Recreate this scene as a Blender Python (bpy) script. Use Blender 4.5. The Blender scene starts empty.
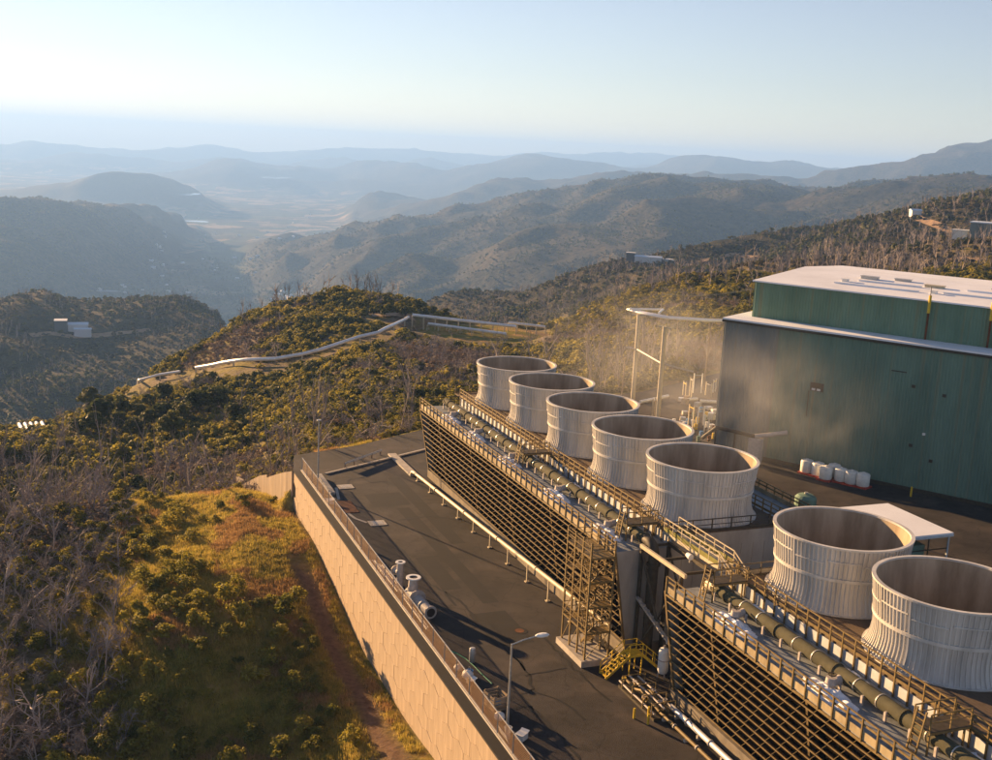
import bpy, bmesh, math, random
import numpy as np
from mathutils import Vector, Matrix
rnd = random.Random(7)
R = math.radians
SC = bpy.context.scene
COL = SC.collection

# ------------------------------------------------------------------ camera
CAM_Z = 42.067
FPX, PITCH, ROLL = 1110.0, 0.203553, 0.0511877
AZ = -0.3853792                      # azimuth of the cooling tower row
cam = bpy.data.cameras.new('camera')
cam.sensor_fit = 'HORIZONTAL'; cam.sensor_width = 36.0; cam.lens = FPX / 992 * 36
cam.clip_start = 1.0; cam.clip_end = 200000
camo = bpy.data.objects.new('camera', cam); COL.objects.link(camo)
_f = Vector((0, math.cos(PITCH), -math.sin(PITCH))); _u0 = Vector((0, math.sin(PITCH), math.cos(PITCH))); _x0 = Vector((1, 0, 0))
_r = _x0 * math.cos(ROLL) + _u0 * math.sin(ROLL); _u = -_x0 * math.sin(ROLL) + _u0 * math.cos(ROLL)
camo.matrix_world = Matrix(((_r.x, _u.x, -_f.x, 0), (_r.y, _u.y, -_f.y, 0), (_r.z, _u.z, -_f.z, CAM_Z), (0, 0, 0, 1)))
SC.camera = camo

# ------------------------------------------------------------------ sky, sun, exposure
SUN_AZ, SUN_EL = R(-45), R(10.2)
world = bpy.data.worlds.new('World'); SC.world = world; world.use_nodes = True
nt = world.node_tree; nt.nodes.clear()
sky = nt.nodes.new('ShaderNodeTexSky'); sky.sky_type = 'NISHITA'; sky.sun_disc = False
sky.sun_elevation = SUN_EL; sky.sun_rotation = SUN_AZ
sky.altitude = 900; sky.air_density = 1.0; sky.dust_density = 0.02; sky.ozone_density = 2.6
bg = nt.nodes.new('ShaderNodeBackground'); bg.inputs[1].default_value = 0.044
wo = nt.nodes.new('ShaderNodeOutputWorld')
hs = nt.nodes.new('ShaderNodeHueSaturation'); hs.inputs['Saturation'].default_value = 0.78   # camera white balance: a paler, warmer sky
wb = nt.nodes.new('ShaderNodeMixRGB'); wb.blend_type = 'MULTIPLY'; wb.inputs[0].default_value = 1.0; wb.inputs[2].default_value = (1.13, 0.95, 0.925, 1)
nt.links.new(sky.outputs[0], hs.inputs['Color']); nt.links.new(hs.outputs[0], wb.inputs[1]); nt.links.new(wb.outputs[0], bg.inputs[0]); nt.links.new(bg.outputs[0], wo.inputs[0])
sun = bpy.data.lights.new('sun', 'SUN'); sun.energy = 5.0; sun.angle = R(0.55); sun.color = (1.0, 0.60, 0.27)
suno = bpy.data.objects.new('sun', sun); COL.objects.link(suno)
sdir = Vector((math.sin(SUN_AZ) * math.cos(SUN_EL), math.cos(SUN_AZ) * math.cos(SUN_EL), math.sin(SUN_EL)))
suno.rotation_euler = sdir.to_track_quat('Z', 'Y').to_euler(); suno.location = (-200, 150, 120)
SC.view_settings.view_transform = 'Standard'; SC.view_settings.look = 'None'
SC.view_settings.exposure = 2.0; SC.view_settings.gamma = 1.0; SC.view_settings.use_curve_mapping = False
SC.cycles.use_denoising = True
SC.cycles.volume_bounces = 3; SC.cycles.max_bounces = 6; SC.cycles.diffuse_bounces = 3
SC.cycles.transparent_max_bounces = 12

# ------------------------------------------------------------------ geometry helpers
DR = np.array([math.sin(AZ), math.cos(AZ)]); PE = np.array([math.cos(AZ), -math.sin(AZ)])
T0 = np.array([2.3013, 139.618])      # foot of the farthest fan stack
ROT = math.atan2(-DR[1], -DR[0])      # local x = along the row towards the viewer, local y = to the right
def TU(t, u, z=0.0):
    p = T0 - DR * t + PE * u
    return Vector((p[0], p[1], z))
def ray(px, py):
    a, b = px - 496, py - 380
    a, b = a * math.cos(ROLL) + b * math.sin(ROLL), -a * math.sin(ROLL) + b * math.cos(ROLL)
    d = (a / FPX, 1.0, -b / FPX); c, s = math.cos(PITCH), math.sin(PITCH)
    return np.array([d[0], d[1] * c + d[2] * s, -d[1] * s + d[2] * c])
def at_range(px, py, D):              # a surveyed point: bearing of the picture point, horizontal range D
    r = ray(px, py); k = D / math.hypot(r[0], r[1])
    return Vector((r[0] * k, r[1] * k, CAM_Z + r[2] * k))
def at_z(px, py, z):
    r = ray(px, py); k = (z - CAM_Z) / r[2]
    return Vector((r[0] * k, r[1] * k, z))

class MB:
    """collects vertices and faces of one mesh"""
    def __init__(s): s.v = []; s.f = []
    def add(s, vs, fs):
        n = len(s.v); s.v += [tuple(p) for p in vs]; s.f += [tuple(i + n for i in f) for f in fs]; return s
    def box(s, x0, x1, y0, y1, z0, z1):
        return s.add([(x0, y0, z0), (x1, y0, z0), (x1, y1, z0), (x0, y1, z0), (x0, y0, z1), (x1, y0, z1), (x1, y1, z1), (x0, y1, z1)],
                     [(3, 2, 1, 0), (4, 5, 6, 7), (0, 1, 5, 4), (1, 2, 6, 5), (2, 3, 7, 6), (3, 0, 4, 7)])
    def cbox(s, c, sx, sy, sz): return s.box(c[0] - sx / 2, c[0] + sx / 2, c[1] - sy / 2, c[1] + sy / 2, c[2] - sz / 2, c[2] + sz / 2)
    def bar(s, a, b, w, h=None):
        """rectangular bar from a to b"""
        h = h or w; a = Vector(a); b = Vector(b); d = (b - a).normalized()
        up = Vector((0, 0, 1)) if abs(d.z) < 0.95 else Vector((1, 0, 0))
        x = d.cross(up).normalized() * w / 2; y = x.cross(d).normalized() * h / 2
        vs = [a - x - y, a + x - y, a + x + y, a - x + y, b - x - y, b + x - y, b + x + y, b - x + y]
        return s.add(vs, [(3, 2, 1, 0), (4, 5, 6, 7), (0, 1, 5, 4), (1, 2, 6, 5), (2, 3, 7, 6), (3, 0, 4, 7)])
    def tube(s, pts, r, n=10, caps=True):
        pts = [Vector(p) for p in pts]; rs = r if isinstance(r, (list, tuple)) else [r] * len(pts)
        base = len(s.v); px = None
        for i, p in enumerate(pts):
            d = (pts[min(i + 1, len(pts) - 1)] - pts[max(i - 1, 0)]).normalized()
            if px is None:
                px = d.cross(Vector((0, 0, 1)) if abs(d.z) < 0.9 else Vector((1, 0, 0))).normalized()
            else:
                px = (px - d * px.dot(d)).normalized()
            py = d.cross(px)
            for k in range(n):
                a = 2 * math.pi * k / n
                s.v.append(tuple(p + (px * math.cos(a) + py * math.sin(a)) * rs[i]))
        for i in range(len(pts) - 1):
            for k in range(n):
                a = base + i * n + k; b = base + i * n + (k + 1) % n
                s.f.append((a, b, b + n, a + n))
        if caps:
            s.f.append(tuple(base + k for k in range(n))[::-1]); s.f.append(tuple(base + (len(pts) - 1) * n + k for k in range(n)))
        return s
    def lathe(s, prof, n=48, c=(0, 0, 0), closed=False):
        base = len(s.v); m = len(prof)
        for k in range(n):
            a = 2 * math.pi * k / n
            for r, z in prof: s.v.append((c[0] + r * math.cos(a), c[1] + r * math.sin(a), c[2] + z))
        for k in range(n):
            for i in range(m if closed else m - 1):
                a = base + k * m + i; b = base + k * m + (i + 1) % m
                c2 = base + ((k + 1) % n) * m + (i + 1) % m; d = base + ((k + 1) % n) * m + i
                s.f.append((a, d, c2, b))
        return s
    def prism(s, poly, z0, z1):
        n = len(poly)
        return s.add([(x, y, z0) for x, y in poly] + [(x, y, z1) for x, y in poly],
                     [tuple(range(n))[::-1], tuple(range(n, 2 * n))] + [(i, (i + 1) % n, n + (i + 1) % n, n + i) for i in range(n)])
    def mesh(s, name, mat=None, smooth=False):
        me = bpy.data.meshes.new(name); me.from_pydata(s.v, [], s.f)
        if mat: me.materials.append(mat)
        if smooth: me.polygons.foreach_set('use_smooth', [True] * len(me.polygons))
        me.update(); return me
    def obj(s, name, mat=None, parent=None, smooth=False, kind=None, label=None):
        return link(name, s.mesh(name, mat, smooth), parent, kind, label)

def link(name, me, parent=None, kind=None, label=None, loc=None, rotz=None):
    o = bpy.data.objects.new(name, me); COL.objects.link(o)
    if parent is not None: o.parent = parent
    if kind: o['kind'] = kind
    if label: o['label'] = label
    if loc is not None: o.location = loc
    if rotz is not None: o.rotation_euler = (0, 0, rotz)
    return o
def tag(o, label, cat, group=None):
    o['label'] = label; o['category'] = cat
    if group: o['group'] = group
    return o
def thing(name, label, cat, loc=(0, 0, 0), rotz=0.0, group=None):
    o = bpy.data.objects.new(name, None); o.empty_display_size = 0.5; COL.objects.link(o)
    o.location = loc; o.rotation_euler = (0, 0, rotz)
    return tag(o, label, cat, group)
def copy_tree(o, parent=None):
    c = o.copy(); COL.objects.link(c)
    if parent is not None: c.parent = parent
    for ch in o.children: copy_tree(ch, c)
    return c
def smooth_by_angle(me, deg=40):
    me.polygons.foreach_set('use_smooth', [True] * len(me.polygons))
    try: me.set_sharp_from_angle(angle=R(deg))
    except Exception: pass

# ------------------------------------------------------------------ materials
def mat(name, col, rough=0.8, metal=0.0, var=0.25, scale=3.0, bump=0.0, bscale=None, col2=None, stretch=(1, 1, 1), obj_rand=0.0, detail=6, spec=0.3, coords='Object'):
    """principled surface whose colour wanders between darker / lighter / second tone with noise"""
    m = bpy.data.materials.new(name); m.use_nodes = True
    n = m.node_tree.nodes; l = m.node_tree.links; b = n['Principled BSDF']
    b.inputs['Roughness'].default_value = rough; b.inputs['Metallic'].default_value = metal
    b.inputs['Specular IOR Level'].default_value = spec
    tc = n.new('ShaderNodeTexCoord'); mp = n.new('ShaderNodeMapping'); mp.inputs['Scale'].default_value = stretch
    l.new(tc.outputs[coords], mp.inputs[0])
    nz = n.new('ShaderNodeTexNoise'); nz.inputs['Scale'].default_value = scale; nz.inputs['Detail'].default_value = detail; nz.inputs['Roughness'].default_value = 0.65
    l.new(mp.outputs[0], nz.inputs[0])
    rp = n.new('ShaderNodeValToRGB'); e = rp.color_ramp.elements
    lo = [c * (1 - var) for c in col]; hi = list(col2) if col2 else [min(1, c * (1 + var)) for c in col]
    e[0].position = 0.32; e[0].color = (*lo, 1); e[1].position = 0.68; e[1].color = (*hi, 1)
    l.new(nz.outputs[0], rp.inputs[0]); out = rp.outputs[0]
    if obj_rand:
        oi = n.new('ShaderNodeObjectInfo'); hs = n.new('ShaderNodeHueSaturation')
        mr = n.new('ShaderNodeMapRange'); mr.inputs[3].default_value = 1 - obj_rand; mr.inputs[4].default_value = 1 + obj_rand
        l.new(oi.outputs['Random'], mr.inputs[0]); l.new(mr.outputs[0], hs.inputs['Value']); l.new(out, hs.inputs['Color']); out = hs.outputs[0]
    l.new(out, b.inputs['Base Color'])
    if bump:
        bn = n.new('ShaderNodeTexNoise'); bn.inputs['Scale'].default_value = bscale or scale * 4; bn.inputs['Detail'].default_value = 5
        l.new(mp.outputs[0], bn.inputs[0]); bp = n.new('ShaderNodeBump'); bp.inputs['Strength'].default_value = bump; bp.inputs['Distance'].default_value = 0.05
        l.new(bn.outputs[0], bp.inputs['Height']); l.new(bp.outputs[0], b.inputs['Normal'])
    return m
# ------------------------------------------------------------------ terrain
_rs = np.random.RandomState(11)
_perm = _rs.permutation(256); _perm = np.concatenate([_perm, _perm, _perm])
_ga = _rs.rand(256) * 2 * np.pi; _gx, _gy = np.cos(_ga), np.sin(_ga)
def perlin(x, y):
    xi = np.floor(x).astype(np.int64); yi = np.floor(y).astype(np.int64); xf = x - xi; yf = y - yi
    xi &= 255; yi &= 255
    def g(ix, iy, fx, fy):
        h = _perm[_perm[ix & 255] + (iy & 255)]; return _gx[h] * fx + _gy[h] * fy
    u = xf * xf * xf * (xf * (xf * 6 - 15) + 10); v = yf * yf * yf * (yf * (yf * 6 - 15) + 10)
    a = g(xi, yi, xf, yf); b = g(xi + 1, yi, xf - 1, yf); c = g(xi, yi + 1, xf, yf - 1); d = g(xi + 1, yi + 1, xf - 1, yf - 1)
    return (a + u * (b - a)) * (1 - v) + (c + u * (d - c)) * v
def sstep(a, b, x):
    t = np.clip((x - a) / (b - a), 0, 1); return t * t * (3 - 2 * t)
def pchip(xk, yk, x):
    xk = np.asarray(xk, float); yk = np.asarray(yk, float)
    h = np.diff(xk); d = np.diff(yk) / h; m = np.zeros_like(yk)
    w1 = 2 * h[1:] + h[:-1]; w2 = h[1:] + 2 * h[:-1]
    ok = d[1:] * d[:-1] > 0
    with np.errstate(divide='ignore', invalid='ignore'):
        hm = (w1 + w2) / (w1 / d[:-1] + w2 / d[1:])
    m[1:-1] = np.where(ok, hm, 0); m[0] = d[0]; m[-1] = d[-1]
    x = np.clip(x, xk[0], xk[-1]); i = np.clip(np.searchsorted(xk, x) - 1, 0, len(xk) - 2)
    t = (x - xk[i]) / h[i]; t2 = t * t; t3 = t2 * t
    return (2 * t3 - 3 * t2 + 1) * yk[i] + (t3 - 2 * t2 + t) * h[i] * m[i] + (-2 * t3 + 3 * t2) * yk[i + 1] + (t3 - t2) * h[i] * m[i + 1]

# survey lines: ('s', bearing px, py, range) = a seen point; ('h', bearing px, z, range) = a hidden one
S = lambda px, py, D: ('s', px, py, D)
Hd = lambda px, z, D: ('h', px, z, D)
ROWS = [
 [Hd(-700, -20, 30), Hd(0, -16, 40), Hd(300, -12, 45), Hd(480, -8, 50), Hd(560, -1, 50), Hd(1700, -1, 50)],
 [Hd(-700, -26, 95), S(0, 760, 96.5), S(120, 760, 93.5), S(240, 760, 90), S(330, 755, 89), S(400, 750, 90), Hd(480, -7, 88), Hd(560, -1, 80), Hd(1700, -1, 80)],
 [Hd(-700, -28, 120), S(0, 620, 122), S(100, 615, 116), S(200, 610, 110.5), S(280, 610, 110.5), S(340, 640, 102), Hd(480, -6, 100), Hd(560, -1, 100), Hd(1700, -1, 100)],
 [Hd(-700, -30, 150), S(0, 520, 152), S(80, 512, 151), S(150, 504, 151), S(205, 500, 151), S(245, 500, 145), S(290, 530, 134), Hd(360, -5, 128), Hd(480, -1, 140), Hd(1700, -1, 140)],
 [Hd(-700, -34, 180), Hd(0, -20.5, 178), Hd(120, -17, 172), Hd(240, -12, 168), Hd(330, -4, 160), Hd(420, -3.5, 172), Hd(520, -2, 205), Hd(640, -1, 225), Hd(740, 0, 245), Hd(840, 0, 260), Hd(1000, 0, 270), Hd(1700, 0, 300)],
 [Hd(-700, -55, 240), S(0, 468, 228), S(120, 455, 232), S(240, 420, 250), S(360, 392, 240), S(480, 386, 245), S(600, 352, 265), S(720, 338, 285), S(840, 318, 330), S(992, 300, 360), Hd(1700, 12, 400)],
 [Hd(-700, -70, 320), S(0, 433, 305), S(60, 415, 330), S(130, 386, 360), S(200, 352, 385), S(270, 320, 405), S(330, 312, 410), S(410, 314, 395), S(480, 327, 372), S(545, 330, 385), S(640, 305, 420), S(720, 285, 480), S(840, 262, 560), S(992, 250, 580), Hd(1700, 25, 600)],
 [Hd(-700, -200, 620), Hd(0, -190, 640), Hd(120, -185, 680), Hd(240, -165, 700), Hd(360, -130, 720), Hd(480, -85, 640), Hd(560, -68, 600), Hd(640, -52, 640), Hd(740, -40, 680), Hd(840, -10, 740), Hd(992, 4, 760), Hd(1700, 20, 760)],
 [Hd(-700, -200, 1300), S(0, 304, 1300), S(60, 306, 1300), S(110, 304, 1320), S(165, 308, 1320), S(215, 322, 1250), Hd(260, -290, 1250), Hd(350, -260, 1200), S(430, 312, 1000), S(490, 296, 1000), S(545, 287, 1000), S(620, 276, 1000), S(700, 256, 1000), S(745, 246, 1000), S(800, 228, 1000), S(860, 214, 1000), S(930, 212, 1000), S(992, 204, 1000), Hd(1700, 60, 1000)],
 [Hd(-700, -420, 2100), Hd(0, -430, 2100), Hd(200, -450, 2100), Hd(330, -430, 2000), Hd(430, -330, 1900), Hd(520, -260, 1800), Hd(620, -200, 1700), Hd(760, -150, 1700), Hd(900, -110, 1700), Hd(992, -100, 1700), Hd(1700, -60, 1700)],
  [Hd(-700, -430, 3300), Hd(0, -470, 3300), Hd(60, -520, 3700), Hd(100, -535, 4000), Hd(160, -537, 4700), Hd(196, -541, 6300), Hd(215, -541, 4600), Hd(240, -536, 3500), Hd(290, -525, 3200), Hd(345, -440, 2600), Hd(450, -330, 2400), Hd(600, -230, 2250), Hd(992, -120, 2250), Hd(1700, -60, 2250)],
 [Hd(-700, -260, 4800), S(0, 206, 4800), S(60, 207, 5000), S(100, 208, 5400), S(140, 212, 6000), S(170, 217, 6600), Hd(196, -530, 7200), Hd(215, -541, 5000), Hd(240, -538, 4000), Hd(290, -530, 3700), S(345, 288, 3300), S(400, 262, 3300), S(450, 258, 3200), S(520, 240, 3000), S(600, 228, 3000), S(680, 212, 3000), S(760, 214, 3000), S(830, 208, 3000), S(905, 190, 3000), S(960, 186, 3000), S(992, 188, 3000), Hd(1700, 40, 3000)],
 [Hd(-700, -540, 8000), Hd(0, -545, 8000), Hd(196, -560, 8000), Hd(215, -545, 5600), Hd(238, -541, 5300), S(256, 258, 5000), S(276, 246, 4900), S(330, 236, 4800), S(395, 224, 4800), S(450, 213, 4800), S(495, 205, 4800), S(545, 194, 4800), S(600, 186, 4800), S(655, 178, 4800), S(700, 182, 4800), S(760, 184, 4800), S(790, 190, 4800), S(840, 187, 4800), S(992, 184, 4800), Hd(1700, 120, 4800)],
 [Hd(-700, -575, 9000), Hd(0, -575, 9000), Hd(200, -578, 8800), Hd(300, -580, 7600), Hd(500, -480, 7000), Hd(700, -380, 6600), Hd(992, -300, 6600), Hd(1700, -200, 6600)],
 [Hd(-700, -520, 10500), S(0, 192, 10500), S(60, 186, 10500), S(100, 174, 10500), S(135, 174, 10500), S(185, 190, 10000), Hd(230, -590, 10500), Hd(330, -590, 10500), S(380, 196, 9000), S(440, 190, 8800), S(500, 182, 8600), S(545, 184, 8500), S(610, 176, 8400), S(700, 178, 8300), S(790, 183, 8000), S(850, 172, 8000), S(900, 162, 8000), S(958, 142, 8200), S(992, 144, 8200), Hd(1700, 120, 8000)],
 [Hd(-700, -595, 13000), Hd(300, -598, 13000), Hd(500, -560, 11500), Hd(992, -300, 11000), Hd(1700, -300, 11000)],
 [Hd(-700, -480, 16500), S(0, 177, 16500), S(60, 180, 16500), S(150, 172, 16500), S(200, 166, 16500), S(234, 160, 16500), S(262, 168, 16500), S(330, 169, 16500), S(370, 160, 16500), S(440, 164, 15500), S(490, 158, 15000), S(540, 153, 15000), S(585, 160, 15000), S(640, 166, 15000), S(690, 158, 15000), S(735, 157, 15000), S(790, 163, 15000), S(860, 164, 15000), S(992, 163, 15000), Hd(1700, 0, 15000)],
 [Hd(-700, -640, 18500), Hd(1700, -640, 18500)],
 [Hd(-700, -560, 20500), S(0, 156, 20500), S(80, 152, 20500), S(160, 160, 20500), S(300, 158, 20500), S(420, 161, 20500), S(992, 175, 20500), Hd(1700, -700, 20500)],
 [Hd(-700, -700, 22000), Hd(1700, -700, 22000)],
 [Hd(-700, -560, 25000), S(0, 144, 25000), S(30, 141, 25000), S(70, 145, 25000), S(130, 147, 25000), S(180, 143, 25000), S(212, 140, 25000), S(250, 146, 25000), S(330, 147, 25000), S(420, 152, 25000), S(500, 154, 25000), S(560, 152, 25000), S(620, 153, 25000), S(700, 158, 25000), S(800, 164, 25000), S(992, 176, 25000), Hd(1700, -560, 25000)],
 [Hd(-700, -900, 27000), Hd(1700, -900, 27000)],
]
def _knot(q):
    k, px, a, D = q
    if k == 's':
        p = at_range(px, a, D); return math.atan2(p.x, p.y), math.log(D), p.z
    r = ray(px, 300); return math.atan2(r[0], r[1]), math.log(D), a
azg = np.concatenate([np.radians(np.arange(-80, -31, 1.0)), np.radians(np.arange(-31, 31.01, 0.115)), np.radians(np.arange(32, 81, 1.0))])
lng = np.concatenate([np.linspace(math.log(25), math.log(80), 26)[:-1], np.linspace(math.log(80), math.log(700), 330)[:-1], np.linspace(math.log(700), math.log(27000), 380)])
rowD = []; rowZ = []
for row in ROWS:
    k = sorted(_knot(q) for q in row); a = [q[0] for q in k]
    rowD.append(pchip(a, [q[1] for q in k], azg)); rowZ.append(pchip(a, [q[2] for q in k], azg))
rowD = np.array(rowD); rowZ = np.array(rowZ)
ZG = np.zeros((len(azg), len(lng)))
for i in range(len(azg)): ZG[i] = pchip(rowD[:, i], rowZ[:, i], lng)
GA, GL = np.meshgrid(azg, lng, indexing='ij'); GD = np.exp(GL); GX = GD * np.sin(GA); GY = GD * np.cos(GA)
flatf = (sstep(-540, -455, ZG) * 0.95 + 0.05) 
flatf = np.where(GD < 2500, 1, flatf)
for lam, amp, rid in ((5200, 110, 1), (1900, 110, 1), (750, 95, 1), (300, 52, 1), (120, 17, 0), (48, 3.6, 0), (19, 0.9, 0), (7, 0.35, 0)):
    w = sstep(1.4, 5.0, GD / lam) if lam > 100 else sstep(2.2, 8.0, GD / lam)
    n = perlin(GX / lam + 13.7 + lam, GY / lam - 7.1)
    if rid: n = (0.28 - 2.0 * np.abs(n)) * 0.85
    fk = sstep(6500, 11000, GD); ZG += n * amp * w * flatf * (1 + (.8 if lam > 1500 else -.55) * fk)

# site plateau, retaining wall and the ground at the wall's foot
SITE = [(-30.8, 139.5), (-27, 146), (-19, 153), (-9, 166), (8, 187), (27, 200), (45, 222), (72, 250), (150, 262), (330, 235), (330, 20), (60, 20), (25, 45)]
_tu = lambda t, u: tuple(TU(t, u)[:2])
SITE = SITE + [_tu(92, -26.4), _tu(-9.3, -26.4)]
SITE = [_tu(-9.3, -26.4)] + SITE[1:-1]
def poly_sd(poly, x, y):
    """signed distance to polygon, negative inside"""
    d = np.full(x.shape, 1e9); ins = np.zeros(x.shape, bool); n = len(poly)
    for i in range(n):
        ax, ay = poly[i]; bx, by = poly[(i + 1) % n]; ex, ey = bx - ax, by - ay
        t = np.clip(((x - ax) * ex + (y - ay) * ey) / (ex * ex + ey * ey), 0, 1)
        d = np.minimum(d, np.hypot(x - ax - t * ex, y - ay - t * ey))
        c = ((ay > y) != (by > y)) & (x < (bx - ax) * (y - ay) / (by - ay + 1e-12) + ax)
        ins ^= c
    return np.where(ins, -d, d)
WB_T = [-16, -9.3, -3, 3, 9, 16, 28, 40, 51, 62, 72, 95]; WB_Z = [-5.6, -5.2, -5.0, -5.1, -5.8, -6.8, -8.4, -8.3, -7.4, -6.2, -6, -6]
def site_adjust(x, y, z):
    near = np.hypot(x, y) < 420
    t = -((x - T0[0]) * DR[0] + (y - T0[1]) * DR[1]); u = (x - T0[0]) * PE[0] + (y - T0[1]) * PE[1]
    zb = pchip(WB_T, WB_Z, t)
    du = np.where((t > -12) & (t < 95), np.abs(u + 26.4), 99.)
    w = np.exp(-(np.maximum(du - 1.5, 0) / 7.0) ** 2) * sstep(-16, -8, t) * near * (u < -20)
    z = z * (1 - w) + zb * w
    sd = np.where(near, poly_sd(SITE, x, y), 999.)
    farside = (t < -9.3) | (u > -20)
    k = np.where(farside, (1 - sstep(0.0, 9.0, sd)) * sstep(-28.5, -24, x), 0.0)                     # soft lip at the back of the yard
    z = z * (1 - k) + (-0.25) * k
    z = np.where((sd < 0) & (farside | (sd < -1.2)), -0.25, z)
    z = np.where((sd < 0) & ~farside & (sd >= -1.2), zb, z)
    return z
ZG = site_adjust(GX, GY, ZG)
# level round well pad on the ridge
_pr = ray(480, 333); _pk = 376 / math.hypot(_pr[0], _pr[1]); PADX, PADY, PADZ = _pr[0] * _pk, _pr[1] * _pk, CAM_Z + _pr[2] * _pk
_pd = np.hypot(GX - PADX, GY - PADY); _w = 1 - sstep(20, 31, _pd); ZG = ZG * (1 - _w) + (PADZ - .4 * sstep(17, 20, _pd)) * _w
def Hgt(x, y):
    """terrain height at world x, y (arrays)"""
    x = np.asarray(x, float); y = np.asarray(y, float)
    fi = np.interp(np.arctan2(x, y), azg, np.arange(len(azg))); fj = np.interp(np.log(np.hypot(x, y)), lng, np.arange(len(lng)))
    i = np.clip(fi.astype(int), 0, len(azg) - 2); j = np.clip(fj.astype(int), 0, len(lng) - 2); a = fi - i; b = fj - j
    return (ZG[i, j] * (1 - a) + ZG[i + 1, j] * a) * (1 - b) + (ZG[i, j + 1] * (1 - a) + ZG[i + 1, j + 1] * a) * b

def ground_material():
    m = bpy.data.materials.new('ground_cover'); m.use_nodes = True
    n = m.node_tree.nodes; l = m.node_tree.links; b = n['Principled BSDF']; b.inputs['Roughness'].default_value = 0.95; b.inputs['Specular IOR Level'].default_value = 0.05
    geo = n.new('ShaderNodeNewGeometry')
    def noise(scale, detail=4, rough=0.6, off=0):
        mp = n.new('ShaderNodeMapping'); mp.inputs['Location'].default_value = (off, off * 1.7, 0); l.new(geo.outputs['Position'], mp.inputs[0])
        t = n.new('ShaderNodeTexNoise'); t.inputs['Scale'].default_value = scale; t.inputs['Detail'].default_value = detail; t.inputs['Roughness'].default_value = rough
        l.new(mp.outputs[0], t.inputs[0]); return t.outputs[0]
    def ramp(src, p0, p1, c0=(0, 0, 0), c1=(1, 1, 1)):
        r = n.new('ShaderNodeValToRGB'); e = r.color_ramp.elements; e[0].position = p0; e[1].position = p1; e[0].color = (*c0, 1); e[1].color = (*c1, 1)
        l.new(src, r.inputs[0]); return r.outputs[0]
    def mix(f, a, c):
        x = n.new('ShaderNodeMixRGB'); l.new(f, x.inputs[0])
        for k, s in ((1, a), (2, c)):
            if isinstance(s, tuple): x.inputs[k].default_value = (*s, 1)
            else: l.new(s, x.inputs[k])
        return x.outputs[0]
    def math_(op, a, c):
        x = n.new('ShaderNodeMath'); x.operation = op; x.use_clamp = True
        for k, s in ((0, a), (1, c)):
            if isinstance(s, (int, float)): x.inputs[k].default_value = s
            else: l.new(s, x.inputs[k])
        return x.outputs[0]
    va = n.new('ShaderNodeVertexColor'); va.layer_name = 'cover'       # r = grass mound, g = bare path, b = valley floor
    sep = n.new('ShaderNodeSeparateColor'); l.new(va.outputs[0], sep.inputs[0])
    # chaparral hillside
    fine = ramp(noise(0.9, 6), 0.35, 0.65); midn = ramp(noise(0.085, 5, 0.65, 40), 0.40, 0.60); big = ramp(noise(0.011, 4, 0.6, 90), 0.40, 0.62)
    brush = mix(fine, (0.095, 0.076, 0.056), (0.20, 0.155, 0.12))
    green = mix(fine, (0.075, 0.075, 0.018), (0.24, 0.185, 0.050))
    hill = mix(math_('MULTIPLY_ADD', midn, 0.7) if False else midn, brush, green)
    # far canopy
    can = ramp(noise(0.055, 5, 0.7, 15), 0.38, 0.62)
    wood = mix(can, (0.015, 0.018, 0.012), (0.056, 0.050, 0.030))
    open_ = mix(can, (0.032, 0.031, 0.021), (0.090, 0.072, 0.042))
    far = mix(ramp(noise(0.0032, 6, 0.62, 7), 0.46, 0.60), wood, open_)
    cd = n.new('ShaderNodeSeparateXYZ'); l.new(geo.outputs['Position'], cd.inputs[0])
    ln = n.new('ShaderNodeVectorMath'); ln.operation = 'LENGTH'; l.new(geo.outputs['Position'], ln.inputs[0])
    mr = n.new('ShaderNodeMapRange'); mr.inputs[1].default_value = 420; mr.inputs[2].default_value = 900; l.new(ln.outputs['Value'], mr.inputs[0])
    col = mix(mr.outputs[0], hill, far)
    # valley floor fields
    vo = n.new('ShaderNodeTexVoronoi'); vo.inputs['Scale'].default_value = 0.0042; vo.feature = 'F1'
    mpv = n.new('ShaderNodeMapping'); mpv.inputs['Scale'].default_value = (1.4, 0.7, 0); mpv.inputs['Rotation'].default_value = (0, 0, 0.5)
    l.new(geo.outputs['Position'], mpv.inputs[0]); l.new(mpv.outputs[0], vo.inputs[0])
    sv = n.new('ShaderNodeSeparateColor'); l.new(vo.outputs['Color'], sv.inputs[0])
    fields = mix(ramp(sv.outputs[0], 0.45, 0.6), (0.07, 0.085, 0.035), mix(ramp(sv.outputs[1], 0.3, 0.7), (0.16, 0.13, 0.07), (0.42, 0.31, 0.18)))
    fields = mix(ramp(noise(0.004, 6, 0.7, 3), 0.47, 0.58), fields, wood)
    col = mix(sep.outputs[2], col, fields)
    # grass mound
    gfine = ramp(noise(1.6, 6, 0.7, 3), 0.35, 0.65); gbig = ramp(noise(0.16, 4, 0.6, 21), 0.48, 0.66)
    grass = mix(gbig, mix(gfine, (0.10, 0.095, 0.018), (0.24, 0.20, 0.035)), mix(gfine, (0.26, 0.15, 0.055), (0.46, 0.28, 0.10)))
    col = mix(sep.outputs[0], col, grass)
    dirt = mix(gfine, (0.085, 0.052, 0.035), (0.16, 0.10, 0.065))
    col = mix(sep.outputs[1], col, dirt)
    l.new(col, b.inputs['Base Color'])
    bp = n.new('ShaderNodeBump'); bp.inputs['Strength'].default_value = 0.55; bp.inputs['Distance'].default_value = 0.25; l.new(noise(1.1, 5, 0.7), bp.inputs['Height'])
    bp2 = n.new('ShaderNodeBump'); bp2.inputs['Distance'].default_value = 7.0; l.new(noise(0.05, 5, 0.75, 15), bp2.inputs['Height'])
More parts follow.
